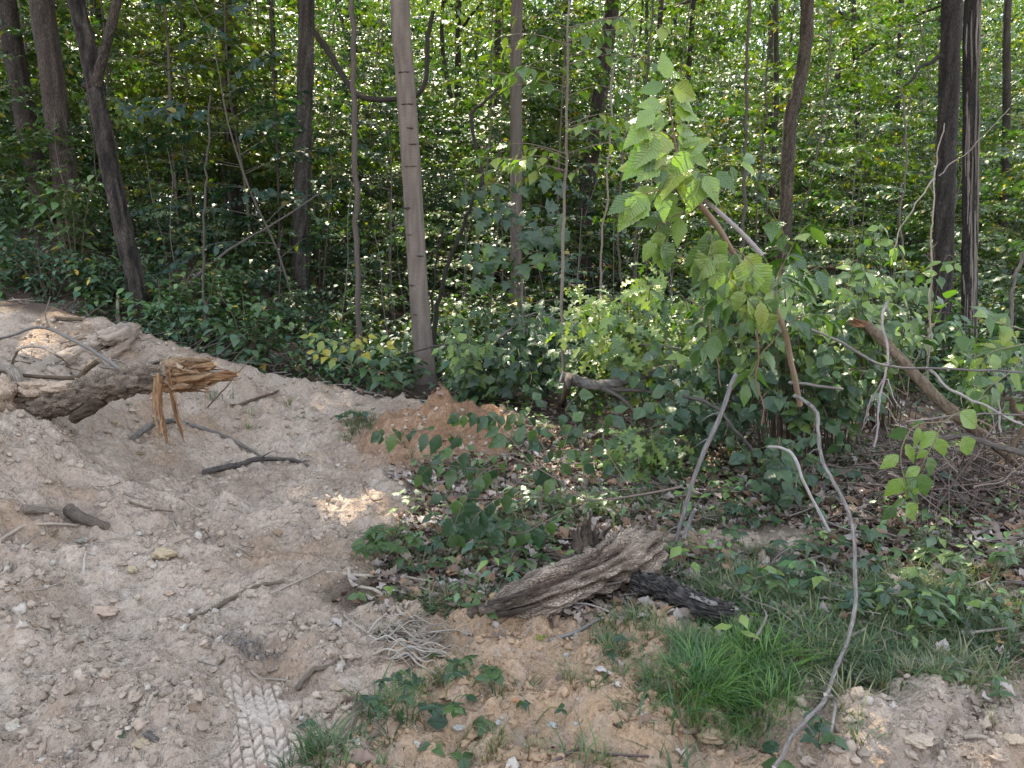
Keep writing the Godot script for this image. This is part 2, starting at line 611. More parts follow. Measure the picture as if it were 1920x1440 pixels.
func build_templates() -> void:
	LEAF.far = leaf([[0.0, 0.0], [0.42, 0.30], [1.0, 0.0]], 0.10, -0.2)
	LEAF.mid = leaf([[0.0, 0.0], [0.22, 0.24], [0.5, 0.29], [0.8, 0.14], [1.0, 0.0]], 0.12, -0.25)
	LEAF.narrow = leaf([[0.0, 0.0], [0.3, 0.16], [0.6, 0.17], [1.0, 0.0]], 0.12, -0.3)
	LEAF.ovate = leaf(serrated(0.34, 18, 0.36, 1.4), 0.10, -0.30, 0.05)
	LEAF.ovate_b = leaf(serrated(0.38, 18, 0.33, 1.7), 0.16, -0.45, 0.08, 0.25)
	LEAF.ovate_c = leaf(serrated(0.30, 18, 0.42, 1.3), -0.06, -0.22, 0.04, -0.2)
	LEAF.round_ = leaf(serrated(0.44, 14, 0.42, 2.6, 0.0), 0.08, -0.2, 0.03)
	LEAF.lance = leaf(serrated(0.21, 16, 0.35, 1.2), 0.14, -0.3, 0.04)
	LEAF.oak = leaf([[0.0, 0.0], [0.05, 0.02], [0.14, 0.05], [0.2, 0.16], [0.26, 0.18], [0.31, 0.07], [0.4, 0.12], [0.48, 0.30], [0.54, 0.30], [0.6, 0.09], [0.68, 0.12], [0.76, 0.25], [0.81, 0.22], [0.85, 0.08], [0.93, 0.10], [1.0, 0.0]], 0.12, -0.3, 0.1)
	LEAF.maple = leaf([[0.0, 0.0], [0.04, 0.05], [0.1, 0.34], [0.18, 0.50], [0.26, 0.30], [0.36, 0.28], [0.48, 0.50], [0.56, 0.30], [0.66, 0.20], [0.8, 0.17], [1.0, 0.0]], 0.05, -0.35, 0.06)
	LEAF.dry_a = leaf([[0.0, 0.0], [0.2, 0.15], [0.3, 0.07], [0.48, 0.28], [0.6, 0.10], [0.76, 0.22], [0.86, 0.07], [1.0, 0.0]], 0.35, -0.5, 0.25, 0.5)
	LEAF.dry_b = leaf(serrated(0.30, 8, 0.4, 1.4), 0.45, 0.4, 0.3, -0.7)
	LEAF.dry_c = leaf([[0.0, 0.0], [0.12, 0.28], [0.25, 0.18], [0.45, 0.34], [0.6, 0.16], [0.8, 0.15], [1.0, 0.0]], 0.2, -0.8, 0.35, 0.3)
	for k in ["ovate", "ovate_b", "ovate_c", "round_", "lance", "oak", "maple", "dry_a", "dry_b", "dry_c"]:
		M["mesh_" + k] = template_mesh(LEAF[k])
	for k in 3:
		M["dead_mesh_%d" % k] = template_mesh(LEAF[["dry_a", "dry_b", "dry_c"][k]], [Color(0.21, 0.155, 0.12), Color(0.28, 0.225, 0.185), Color(0.16, 0.115, 0.09)][k])

func facing(pos: Vector3, dir: Vector3, up: Vector3, size: float) -> Transform3D:
	var z := dir.normalized()
	var x := up.cross(z)
	if x.length() < 0.05:
		x = Vector3(0.9, 0.1, 0.3).cross(z)
	x = x.normalized()
	return Transform3D(Basis(x * size, z.cross(x) * size, z * size), pos)

func any_dir() -> Vector3:
	return Vector3(rng.randfn(), rng.randfn(), rng.randfn()).normalized()

func green(kind := 0) -> Color:
	var base: Color = [Color(0.074, 0.130, 0.048), Color(0.112, 0.172, 0.048), Color(0.052, 0.096, 0.054), Color(0.165, 0.215, 0.052), Color(0.38, 0.30, 0.06), Color(0.084, 0.138, 0.048)][kind]
	var k := exp(rng.randfn() * 0.22)
	return Color(base.r * k * rng.randf_range(0.85, 1.2), base.g * k, base.b * k * rng.randf_range(0.8, 1.15))

# ------------------------------------------------------------------ plants with small leaves (crown joined into one part)
# A sapling of flat leafy sprays, as under a closed canopy: returns [stem mesh, leaf mesh]
func sapling_meshes(tall: float, first: float, boughs: int, reach: float, leaf_size: float, kind: int, tm: Dictionary, dense := 1.0, stem_r := 0.02) -> Array:
	var st := MB.new()
	var lv := MB.new()
	var ctrl := []
	var lean := Vector3(rng.randfn() * 0.04, 0, rng.randfn() * 0.04)
	for k in 6:
		var y := tall * k / 5.0
		ctrl.append(Vector3(lean.x * y + rng.randfn() * 0.03 * tall * 0.3, y, lean.z * y + rng.randfn() * 0.03 * tall * 0.3))
	ctrl[0] = Vector3(0, -0.15, 0)
	var pts := bend(ctrl, 3)
	var bark := Color(0.16, 0.135, 0.11)
	tube(st, pts, taper(pts.size(), stem_r, 0.004, 1.2), 6, bark)
	var turn := rng.randf() * TAU
	for b in boughs:
		var f := lerpf(first / tall, 0.98, (b + rng.randf() * 0.6) / boughs)
		var k := f * (pts.size() - 1)
		var p := pts[int(k)].lerp(pts[mini(int(k) + 1, pts.size() - 1)], k - int(k))
		turn += 2.4 + rng.randfn() * 0.4
		var l := reach * (1.15 - 0.75 * f) * rng.randf_range(0.6, 1.15)
		var out := Vector3(cos(turn), rng.randf_range(0.05, 0.5), sin(turn)).normalized()
		var end := p + out * l + Vector3(0, -0.16 * l, 0)
		var mid := p + out * l * 0.55 + any_dir() * l * 0.05
		var bp := bend([p, mid, end], 4)
		tube(st, bp, taper(bp.size(), stem_r * 0.38 * (1.2 - f * 0.6), 0.002), 4, bark)
		var flat := Vector3(rng.randfn() * 0.36, 1, rng.randfn() * 0.36).normalized()
		var twigs := int(maxf(3, l * 8.5))
		for w in twigs:
			var g := 0.2 + 0.8 * (w + rng.randf()) / twigs
			var q := bp[int(g * (bp.size() - 1))].lerp(bp[mini(int(g * (bp.size() - 1)) + 1, bp.size() - 1)], fposmod(g * (bp.size() - 1), 1.0))
			var ta := (out + flat.cross(out) * (1.0 if w % 2 == 0 else -1.0) * rng.randf_range(0.5, 1.4)).normalized()
			var tl := l * rng.randf_range(0.18, 0.42) * (1.15 - g * 0.5)
			var many := int(maxf(2, tl / leaf_size * 2.2 * dense))
			for m in many:
				if rng.randf() < 0.12:
					continue
				var h := (m + 0.6) / many
				var s := 1.0 if m % 2 == 0 else -1.0
				var base := q + ta * tl * h + Vector3(0, -0.10 * tl * h, 0)
				var ld := (ta * 0.7 + flat.cross(ta) * s * 0.8 + Vector3(0, -0.34 + rng.randfn() * 0.32, 0)).normalized()
				var lu := (flat + any_dir() * 0.62).normalized()
				lv.add(tm, facing(base, ld, lu, leaf_size * rng.randf_range(0.5, 1.45)), green(kind if rng.randf() > 0.035 else 4))
	return [st.commit(), lv.commit()]

# A loose low shrub
func shrub_meshes(tall: float, wide: float, stems: int, leaf_size: float, kind: int, tm: Dictionary, per_stem := 26) -> Array:
	var st := MB.new()
	var lv := MB.new()
	for k in stems:
		var a := rng.randf() * TAU
		var r := wide * sqrt(rng.randf())
		var top := Vector3(cos(a) * r, tall * rng.randf_range(0.55, 1.1), sin(a) * r)
		var pts := bend([Vector3(cos(a) * r * 0.15, -0.08, sin(a) * r * 0.15), Vector3(top.x * 0.5, top.y * 0.6, top.z * 0.5) + any_dir() * 0.05, top], 4)
		tube(st, pts, taper(pts.size(), 0.007 + tall * 0.004, 0.002), 5, Color(0.15, 0.12, 0.09))
		for m in per_stem:
			var f := pow(rng.randf(), 0.7)
			var q := pts[int(f * (pts.size() - 1))]
			var sd := any_dir()
			sd.y = absf(sd.y) * 0.4
			q += sd * rng.randf() * wide * 0.35
			var ld := (sd + Vector3(0, -0.35 + rng.randfn() * 0.25, 0)).normalized()
			lv.add(tm, facing(q, ld, (Vector3.UP + any_dir() * 0.4).normalized(), leaf_size * rng.randf_range(0.6, 1.3)), green(kind if rng.randf() > 0.03 else 4))
	return [st.commit(), lv.commit()]

func sunny(p: Vector3) -> bool:
	for g in sun_gaps:
		var t: float = (p.y - g[1]) / sun_to.y
		var q := p - sun_to * t
		var e := Vector2((q.x - g[0]) / g[3], (q.z - g[2]) / g[4])
		if e.length() < 1.0 + 0.35 * n_mid.get_noise_2d(q.x * 8.0, q.z * 8.0):
			return true
	return false

# A grown tree: trunk along given points (world), limbs, and a crown of leaf clumps round its upper part
func grown_tree(label: String, group: String, pts_in: Array, r0: float, r1: float, mat: Material, col: Color, col2: Color, crown: Dictionary, rough := 0.12, sides := 18, flare := 1.25) -> Node3D:
	var base: Vector3 = pts_in[0]
	var ground := height(base.x, base.z)
	base.y = ground
	var o := thing("forest_tree", label, "tree", base, group)
	var ctrl := [Vector3(0, -0.25, 0)]
	for p in pts_in:
		var q: Vector3 = p - base
		if q.y > 0.15:
			ctrl.append(q)
	var last: Vector3 = ctrl[-1]
	var dir: Vector3 = (last - (ctrl[-2] as Vector3)).normalized()
	dir = (dir + Vector3(0, 0.8, 0)).normalized()
	var tall: float = crown.get("tall", 17.0)
	var cur := last
	while cur.y < tall:
		cur += dir * 2.2 + Vector3(rng.randfn() * 0.12, 0, rng.randfn() * 0.12)
		ctrl.append(cur)
	var pts := bend(ctrl, 9)
	var radii := []
	for p in pts:
		var f := clampf(p.y / tall, 0.0, 1.0)
		radii.append(lerpf(r0, r1, minf(f * tall / 7.0, 1.0)) * (1.0 - 0.75 * smoothstep(7.0 / tall, 1.0, f)) * (1.0 + (flare - 1.0) * exp(-maxf(p.y, 0.0) / 0.22)))
	var tr := MB.new()
	tube(tr, pts, radii, sides, col, rough, 7.0, 2.2, col2)
	part(o, "trunk", tr.commit(), mat)
	if crown.get("leaves", 0) > 0:
		var lm := MB.new()
		var lv := MB.new()
		var c0: float = crown.get("from", 7.5)
		var rad: float = crown.get("radius", 3.6)
		var limbs: int = crown.get("limbs", 14)
		var per := int(crown.leaves / (limbs * 5.0))
		for k in limbs:
			var y := lerpf(c0, tall, (k + rng.randf() * 0.7) / limbs)
			var p := last
			for q in pts:
				p = q
				if q.y > y:
					break
			var a := k * 2.4 + rng.randf()
			var f := (y - c0) / (tall - c0)
			var l := rad * (0.45 + 0.75 * sin(clampf(f * 2.4 + 0.45, 0, PI))) * rng.randf_range(0.75, 1.15)
			var end := p + Vector3(cos(a), rng.randf_range(0.15, 0.6), sin(a)) * l
			var bp := bend([p, p.lerp(end, 0.5) + any_dir() * 0.3, end], 5)
			tube(lm, bp, taper(bp.size(), 0.06, 0.012), 5, col)
			for m in 5:
				var cc := bp[int((0.3 + 0.7 * (m + rng.randf()) / 5.0) * (bp.size() - 1))] + any_dir() * rad * 0.16
				for w in per:
					var q := cc + Vector3(rng.randfn(), rng.randfn() * 0.45, rng.randfn()) * rad * 0.17
					if sunny(q + base):
						continue
					var low := q + base - sun_to * ((q.y + base.y) / sun_to.y)
					if (low.z < -9.0 or absf(low.x) > 6.5) and rng.randf() > crown.get("open", 0.16):  # crown shaped for light: thinned unless its shadow falls on the clearing
						continue
					lv.add(LEAF.far, facing(q, any_dir() + Vector3(0, -0.2, 0), (Vector3.UP + any_dir() * 0.7).normalized(), crown.get("leaf", 0.25) * rng.randf_range(0.7, 1.3)), green(0 if rng.randf() > 0.3 else 1))
		part(o, "limbs", lm.commit(), mat)
		part(o, "crown", lv.commit(), M.canopy)
	return o

# ------------------------------------------------------------------ things laid out along pixel paths
func stick(called: String, label: String, category: String, path: Array, r0: float, r1: float, mat: Material, col: Color, group := "", wander := 0.012, rough := 0.18, sides := 8, steps := 6) -> Node3D:
	var ctrl := []
	for p in path:
		ctrl.append(at(p[0], p[1], p[2]) if p.size() > 2 else on(p[0], p[1], r0 * 0.5))
	return stick3(called, label, category, ctrl, r0, r1, mat, col, group, wander, rough, sides, steps)

func stick3(called: String, label: String, category: String, ctrl: Array, r0: float, r1: float, mat: Material, col: Color, group := "", wander := 0.012, rough := 0.18, sides := 8, steps := 6) -> Node3D:
	var base: Vector3 = ctrl[0]
	var local := []
	for p in ctrl:
		local.append(p - base)
	var pts := bend(local, steps, wander)
	var mb := MB.new()
	tube(mb, pts, taper(pts.size(), r0, r1), sides, col, rough, 5.0, 3.0, col * 0.72)
	var total := (local[-1] as Vector3).distance_to(local[0])
	if total > 0.35 and r0 < 0.03 and r0 > 0.0055:
		for k in int(total * 5.0):
			# short broken side twigs and buds
			var j := rng.randi_range(1, pts.size() - 2)
			var dirv := (pts[j + 1] - pts[j]).normalized()
			var out := dirv.cross(any_dir()).normalized()
			var l := rng.randf_range(0.015, 0.09)
			var rr := lerpf(r0, r1, float(j) / pts.size())
			tube(mb, bend([pts[j], pts[j] + (out + dirv * 0.6) * l * 0.5, pts[j] + (out + dirv * 0.9) * l], 2), taper(5, rr * 0.5, rr * 0.12), 5, col, 0.2)
	return single(called, label, category, mb.commit(), mat, Transform3D(Basis(), base), group)

# a twig with single leaves along it; every leaf is a part
func leafy_twig(o: Node3D, ctrl: Array, r0: float, size: float, shapes: Array, mats: Array, spacing: float, droop := 0.5, col := Color(0.2, 0.15, 0.11), from := 0.15, face := Vector3.UP, called := "twig") -> void:
	var pts := bend(ctrl, 6, 0.006)
	var mb := MB.new()
	tube(mb, pts, taper(pts.size(), r0, r0 * 0.3), 6, col, 0.1)
	var tw := part(o, called, mb.commit(), M.twig)
	var run := 0.0
	var next := 0.0
	var total := 0.0
	for k in range(1, pts.size()):
		total += pts[k].distance_to(pts[k - 1])
	next = total * from
	var s := 1.0
	for k in range(1, pts.size()):
		run += pts[k].distance_to(pts[k - 1])
		while run >= next and next <= total:
			var p := pts[k]
			var d := (pts[k] - pts[k - 1]).normalized()
			var side := d.cross(face).normalized() * s
			s = -s
			var ld := (side * rng.randf_range(0.5, 1.0) + d * 0.5 + Vector3(0, -droop * rng.randf_range(0.4, 1.5), 0) + any_dir() * 0.25).normalized()
			put_leaf(tw, p + ld * size * 0.12, ld, (face + any_dir() * 0.45).normalized(), size * rng.randf_range(0.5, 1.25), shapes, mats)
			next += spacing * rng.randf_range(0.6, 1.4)
	put_leaf(tw, pts[-1], (pts[-1] - pts[-2]).normalized() + Vector3(0, -droop * 0.6, 0), face, size * 0.9, shapes, mats)

func put_leaf(o: Node3D, p: Vector3, d: Vector3, up: Vector3, size: float, shapes: Array, mats: Array) -> void:
	part(o, "leaf", M["mesh_" + shapes[rng.randi() % shapes.size()]], M[mats[rng.randi() % mats.size()]], facing(p, d, up, size))

# ------------------------------------------------------------------ the wood
func trunk_at(path: Array, d: float) -> Array:
	# path: [u, v] from the bottom upwards, all at depth d
	var out := []
	for p in path:
		out.append(at(p[0], p[1], d + (p[2] if p.size() > 2 else 0.0)))
	return out

func build_trees() -> void:
	var grey := Color(0.165, 0.136, 0.113)
	var dark := Color(0.075, 0.06, 0.05)
	var pink := Color(0.20, 0.158, 0.13)
	var g := "grown trees along the edge of the wood"
	grown_tree("furrowed grey tree trunk at the far left edge, leaning left", g, trunk_at([[88, 440], [55, 260], [10, 0]], 12.5), 0.155, 0.145, M.bark_furrowed, grey, dark, {"leaves": 8000, "tall": 18.0, "from": 7.5, "radius": 4.0})
	grown_tree("straight pinkish grey trunk second from the left edge", g, trunk_at([[136, 440], [108, 230], [77, 0]], 11.8), 0.175, 0.145, M.bark_furrowed, pink, Color(0.105, 0.083, 0.07), {"leaves": 8000, "tall": 19.0, "from": 8.0, "radius": 4.2})
	# forked tree
	var o := grown_tree("dark blotched tree forking into two limbs above a knot, behind the soil heap", g, trunk_at([[256, 545], [222, 390], [194, 250], [176, 150], [160, 70], [142, -10]], 9.6), 0.115, 0.085, M.bark_furrowed, Color(0.15, 0.125, 0.105), Color(0.03, 0.025, 0.021), {"leaves": 7500, "tall": 14.0, "from": 6.5, "radius": 3.6}, 0.16)
	var mb := MB.new()
	var pts := bend([at(180, 160, 9.55) - o.position, at(192, 110, 9.5) - o.position, at(208, 50, 9.45) - o.position, at(222, -10, 9.4) - o.position, at(235, -90, 9.3) - o.position], 6)
	tube(mb, pts, taper(pts.size(), 0.062, 0.05), 12, Color(0.07, 0.055, 0.044), 0.2, 5.0, 2.2, Color(0.14, 0.11, 0.09))
	part(o, "fork_limb", mb.commit(), M.bark_furrowed)
	mb = MB.new()
	mb.add(rock(5, 10, 12, 0.8, 0.4), Transform3D(Basis().scaled(Vector3(0.22, 0.26, 0.2)), at(176, 160, 9.6) - o.position), Color(0.06, 0.048, 0.04))
	part(o, "knot", mb.commit(), M.bark_furrowed)
	grown_tree("upright brown trunk behind the forked tree, half hidden by leaves", g, trunk_at([[447, 420], [430, 180], [422, 0]], 17.0), 0.145, 0.14, M.bark_furrowed, grey, dark, {"leaves": 7500, "tall": 19.0, "from": 8.5, "radius": 4.2})
	grown_tree("grey trunk half covered by sprays of leaves left of the pale trunk", g, trunk_at([[563, 510], [568, 300], [574, 0]], 13.0), 0.135, 0.13, M.bark_furrowed, Color(0.19, 0.17, 0.15), dark, {"leaves": 8000, "tall": 18.0, "from": 8.0, "radius": 4.0})
	# the pale centre tree with branch scars
	o = grown_tree("pale smooth trunk with dark branch scars in the middle of the picture", g, trunk_at([[797, 695], [786, 560], [772, 330], [760, 150], [750, 0]], 9.0), 0.118, 0.105, M.bark_smooth, Color(0.225, 0.18, 0.148), Color(0.145, 0.116, 0.095), {"leaves": 7500, "tall": 15.0, "from": 6.8, "radius": 3.8}, 0.035, 22, 1.35)
	var scar := template_mesh(rock(9, 8, 14, 0.8, 0.8), Color(0.085, 0.066, 0.054))
	for s in [[757, 135, 0.0], [768, 240, 0.03], [773, 270, 0.03], [770, 312, 0.02], [765, 390, 0.0], [771, 440, 0.03], [786, 480, 0.05], [764, 195, 0.0], [776, 535, 0.0], [783, 590, -0.02]]:
		var p := at(s[0], s[1], 8.895)
		part(o.get_node("trunk"), "branch_scar", scar, M.bark_smooth, Transform3D(Basis(Vector3(0, 0, 1), rng.randf_range(-0.25, 0.25)).scaled(Vector3(rng.randf_range(0.05, 0.13), rng.randf_range(0.012, 0.034), 0.022)), p - o.position))
	o = grown_tree("smooth grey trunk behind the climbing broad-leaved sapling", g, trunk_at([[968, 540], [968, 300], [970, 0]], 11.5), 0.092, 0.085, M.bark_smooth, Color(0.165, 0.135, 0.11), Color(0.10, 0.083, 0.07), {"leaves": 7500, "tall": 16.0, "from": 7.5, "radius": 3.8}, 0.05)
	grown_tree("shaggy dark trunk leaning right, seen above the bright shrub", g, trunk_at([[1098, 400], [1118, 230], [1148, 0]], 15.0), 0.14, 0.135, M.bark_shaggy, grey, dark, {"leaves": 7500, "tall": 18.0, "from": 8.0, "radius": 4.0}, 0.2)
	grown_tree("slender brown trunk with a kink, left of the two dark trunks", g, trunk_at([[1472, 420], [1477, 300], [1483, 213], [1497, 167], [1511, 80], [1514, 0]], 12.0), 0.105, 0.095, M.bark_furrowed, Color(0.215, 0.165, 0.125), Color(0.1, 0.078, 0.06), {"leaves": 7500, "tall": 17.0, "from": 7.5, "radius": 4.0}, 0.14)
	o = grown_tree("thick dark furrowed trunk, left one of the pair on the right", g, trunk_at([[1763, 690], [1768, 500], [1776, 250], [1786, 0]], 10.0), 0.118, 0.122, M.bark_furrowed, Color(0.135, 0.115, 0.10), Color(0.05, 0.042, 0.036), {"leaves": 8000, "tall": 17.0, "from": 7.0, "radius": 4.0}, 0.14)
	o = grown_tree("trunk with peeling pale bark strips over black, at the right edge", g, trunk_at([[1816, 690], [1818, 450], [1820, 250], [1823, 0]], 9.4), 0.092, 0.08, M.bark_furrowed, Color(0.085, 0.07, 0.06), Color(0.04, 0.034, 0.03), {"leaves": 7000, "tall": 15.0, "from": 6.8, "radius": 3.8}, 0.1)
	var tone := [Color(0.30, 0.25, 0.205), Color(0.23, 0.19, 0.155), Color(0.36, 0.31, 0.26)]
	for k in 46:
		# loose strips of bark lying along the trunk
		var v := rng.randf_range(-40, 620)
		var len_ := rng.randf_range(40, 190)
		var a := rng.randf_range(-1.3, 1.3)
		var bp := PackedVector3Array()
		for q in 7:
			var vv := v + len_ * q / 6.0
			var c := at(lerpf(1823.0, 1816.0, clampf(vv / 690.0, -0.1, 1.0)), vv, 9.4)
			var aa := a + 0.06 * sin(q + k)
			bp.append(c + Vector3(sin(aa), 0, cos(aa)) * (0.085 + 0.004 * sin(q * 1.7)) - o.position)
		mb = MB.new()
		tube(mb, bp, [0.002, 0.009, 0.012, 0.013, 0.011, 0.008, 0.002], 6, tone[k % 3], 0.3)
		part(o.get_node("trunk"), "bark_strip", mb.commit(), M.wood_dead)
	# trees further in, each seen between the leaves
	var far := [[1, "dark trunk in the shade behind the leftmost pair", 45, 300, 19.0, 0.14], [180, "grey trunk rising behind the forked tree", 195, 420, 16.0, 0.15], [300, "slim trunk leaning left in the upper left leaves", 335, 420, 20.0, 0.13], [340, "dark thin trunk beside the slim leaning one", 352, 400, 22.0, 0.11], [508, "thin black trunk left of the leaf-covered one", 520, 420, 20.0, 0.09], [232, "faint trunk deep in the wood beyond the fork", 244, 420, 26.0, 0.17],
		[665, "trunk hidden behind the thin pole near the pale tree", 640, 430, 24.0, 0.17], [935, "dark trunk behind the yellow-green spray", 930, 400, 21.0, 0.13], [1060, "far trunk above the tall pale sapling", 1062, 390, 27.0, 0.16], [1300, "thin leaning trunk in the upper right leaves", 1275, 420, 22.0, 0.10], [1455, "dark trunk just left of the kinked one", 1445, 400, 20.0, 0.09], [1600, "far trunk between the kinked and the dark pair", 1610, 400, 28.0, 0.15], [1690, "far leaning trunk with a side limb near the dark pair", 1680, 410, 24.0, 0.12], [1240, "slender far trunk behind the hanging leaves", 1225, 420, 25.0, 0.12], [860, "far trunk right of the pale tree", 850, 410, 26.0, 0.15], [1890, "dark trunk at the right edge behind branches", 1880, 420, 18.0, 0.12], [60, "second faint trunk by the left edge", 20, 380, 24.0, 0.16], [400, "far grey trunk in the left middle leaves", 405, 410, 30.0, 0.2]]
	for f in far:
		grown_tree(f[1], "trees deeper in the wood", trunk_at([[f[2], f[3]], [(f[0] + f[2]) * 0.5 + rng.randfn() * 4.0, f[3] * 0.5], [f[0], 0]], f[4]), f[5] * 0.8, f[5] * 0.7, M.bark_furrowed, grey.lerp(dark, rng.randf()), dark, {"leaves": 3000, "tall": rng.randf_range(15, 20), "from": 7.5, "radius": 3.8, "limbs": 11, "leaf": 0.2}, 0.12, 10)

func zone(p: Vector3) -> String:
	var u := 960.0 + p.x / -p.z * FOCAL
	for q in [[120, "left of the two leftmost trunks"], [260, "by the forked tree"], [430, "between the forked tree and the brown trunk"], [570, "left of the leaf-covered grey trunk"], [760, "left of the pale scarred trunk"], [960, "right of the pale scarred trunk"], [1110, "behind the spray tree"], [1290, "behind the felled oak top"], [1480, "behind the arching sapling"], [1640, "right of the kinked trunk"], [1790, "left of the dark trunk pair"]]:
		if u < q[0]:
			return q[1]
	return "right of the dark trunk pair"

func build_understory() -> void:
	# kinds of sapling: [height, first bough, boughs, reach, leaf size, colour, template, density]
	var kinds := []
	for k in 4:
		kinds.append([sapling_meshes(rng.randf_range(4.5, 6.5), 0.7, 26, 1.6, 0.10, [0, 2, 5, 1][k], LEAF.mid, 1.5, 0.018), "thin oval-leaved sapling", "oval-leaved saplings"])
	for k in 3:
		kinds.append([sapling_meshes(rng.randf_range(6.5, 9.0), 1.4, 32, 2.0, 0.11, [0, 3, 1][k], LEAF.mid, 1.5, 0.028), "tall slender tiered sapling", "tall tiered saplings"])
	for k in 3:
		kinds.append([sapling_meshes(rng.randf_range(2.2, 3.4), 0.3, 16, 1.0, 0.08, [2, 0, 5][k], LEAF.mid, 1.2, 0.011), "small bushy dark-leaved sapling", "low bushy saplings"])
	var spots := []
	var tries := 0
	while spots.size() < 330 and tries < 9000:
		tries += 1
		var d := rng.randf_range(9.5, 34.0)
		var x := rng.randf_range(-0.78, 0.78) * d
		if x < -2.0 and d < 10.5:
			continue
		var ok := true
		for s in spots:
			if Vector2(s.x - x, s.z + d).length() < 0.75 + 0.022 * d:
				ok = false
				break
		# keep the lines of sight to the nearer trunks mostly open
		for t in [[-1.1, 9.0], [-4.9, 9.6], [5.9, 10.0], [5.8, 9.4], [4.5, 12.0], [-7.2, 11.8], [-8.3, 12.5], [0.08, 11.5], [-3.7, 13.0]]:
			var lateral := absf(x / d - t[0] / t[1])
			if d < t[1] + 0.4 and lateral < (0.25 if t[1] < 11.0 else 0.0) / d:
				ok = false
			if Vector2(x - t[0], d - t[1]).length() < 0.7:
				ok = false
		if ok:
			spots.append(put_on(x, -d))
	for p in spots:
		var d: float = -p.z
		var q := rng.randf()
		var k := 0
		if d < 13.0:
			k = 7 + rng.randi() % 3 if q < 0.72 else rng.randi() % 4
		elif d < 20.0:
			k = 7 + rng.randi() % 3 if q < 0.30 else (rng.randi() % 4 if q < 0.72 else 4 + rng.randi() % 3)
		else:
			k = rng.randi() % 4 if q < 0.4 else 4 + rng.randi() % 3
		if k < 7 and d < 17.0:  # tall saplings swapped for low ones where they would block the cut openings
			for gp in sun_gaps:
				for up in [2.6, 4.5, 6.5]:
					var ray: Vector3 = Vector3(gp[0], gp[1], gp[2]) + sun_to * (up / sun_to.y)
					if Vector2(ray.x - p.x, ray.z - p.z).length() < 0.95:
						k = 7 + rng.randi() % 3
		var kind: Array = kinds[k]
		var o := thing("sapling", "%s %s %s" % [kind[1], "close" if d < 13.0 else ("set back" if d < 20.0 else "deep in the wood"), zone(p)], "sapling", p, kind[2])
		o.rotation.y = rng.randf() * TAU
		var s := rng.randf_range(0.75, 1.2) * (0.8 if d < 12.0 else 1.0)
		o.scale = Vector3(s, s * rng.randf_range(0.9, 1.1), s)
		part(o, "trunk", kind[0][0], M.twig)
		part(o, "crown", kind[0][1], M["leaves_%d" % (rng.randi() % 4)])
		o.rotation.x = rng.randfn() * 0.07
		o.rotation.z = rng.randfn() * 0.07
	# far trees with full crowns, closing the view
	var crowns := []
	for k in 4:
		var lv := MB.new()
		for m in 46:
			var y := rng.randf_range(1.0, 15.0)
			var a := rng.randf() * TAU
			var r := 3.3 * sqrt(rng.randf()) * (1.0 - 0.3 * absf(y - 8.0) / 8.0)
			var cc := Vector3(cos(a) * r, y, sin(a) * r)
			for w in 105:
				lv.add(LEAF.far, facing(cc + Vector3(rng.randfn() * 0.62, rng.randfn() * 0.30, rng.randfn() * 0.62), any_dir() + Vector3(0, -0.2, 0), (Vector3.UP + any_dir() * 0.5).normalized(), rng.randf_range(0.13, 0.24)), green([0, 1, 3, 5][k] if rng.randf() > 0.02 else 4))
		var st := MB.new()
		var bp := bend([Vector3(0, -0.4, 0), Vector3(rng.randfn() * 0.2, 5, rng.randfn() * 0.2), Vector3(rng.randfn() * 0.4, 10, 0), Vector3(rng.randfn() * 0.5, 15.5, 0)], 5)
		tube(st, bp, taper(bp.size(), 0.17, 0.03), 8, Color(0.13, 0.11, 0.09), 0.1)
		crowns.append([st.commit(), lv.commit()])
	var placed := []
	tries = 0
	while placed.size() < 90 and tries < 4000:
		tries += 1
		var d := rng.randf_range(27.0, 60.0)
		var x := rng.randf_range(-0.80, 0.80) * d
		var ok := true
		for s in placed:
			if Vector2(s.x - x, s.z + d).length() < 3.2:
				ok = false
		if ok:
			placed.append(put_on(x, -d))
	for p in placed:
		var k := rng.randi() % 4
		var o := thing("far_tree", "distant leafy tree %s" % zone(p) + (", farthest row" if p.z < -44.0 else ""), "tree", p, "distant trees closing the view")
		o.rotation.y = rng.randf() * TAU
		var s := rng.randf_range(0.85, 1.25)
		o.scale = Vector3(s, s, s)
		part(o, "trunk", crowns[k][0], M.bark_furrowed)
		part(o, "crown", crowns[k][1], M.canopy)
	# and the mass of the wood beyond
	var cl := MB.new()
	for w in 130:
		cl.add(LEAF.far, facing(Vector3(rng.randfn(), rng.randfn() * 0.6, rng.randfn()) * 1.1, any_dir(), (Vector3.UP + any_dir() * 0.6).normalized(), rng.randf_range(0.22, 0.4)), Color(1, 1, 1) * rng.randf_range(0.7, 1.3))
	var where := []
	var tint := []
	for k in 3600:
		var d := rng.randf_range(58.0, 80.0)
		var x := rng.randf_range(-0.85, 0.85) * d
		where.append(Transform3D(Basis(Vector3.UP, rng.randf() * TAU).scaled(Vector3.ONE * rng.randf_range(0.7, 1.3)), put_on(x, -d, rng.randf_range(0.2, 24.0))))
		tint.append(green([0, 1, 3, 5][rng.randi() % 4]))
	scatter("forest", "leafy mass of the wood far behind", "forest", cl.commit(), M.canopy, where, tint)
	# ground layer of seedlings in the wood
	var sd := MB.new()
	for k in 9:
		var a := k * 2.4
		var q := Vector3(cos(a) * 0.05 * (k % 3), 0.10 + 0.035 * k, sin(a) * 0.05 * (k % 3))
		sd.add(LEAF.mid, facing(q, Vector3(cos(a), -0.25, sin(a)), (Vector3.UP + any_dir() * 0.25).normalized(), 0.10), Color.WHITE)
	where = []
	tint = []
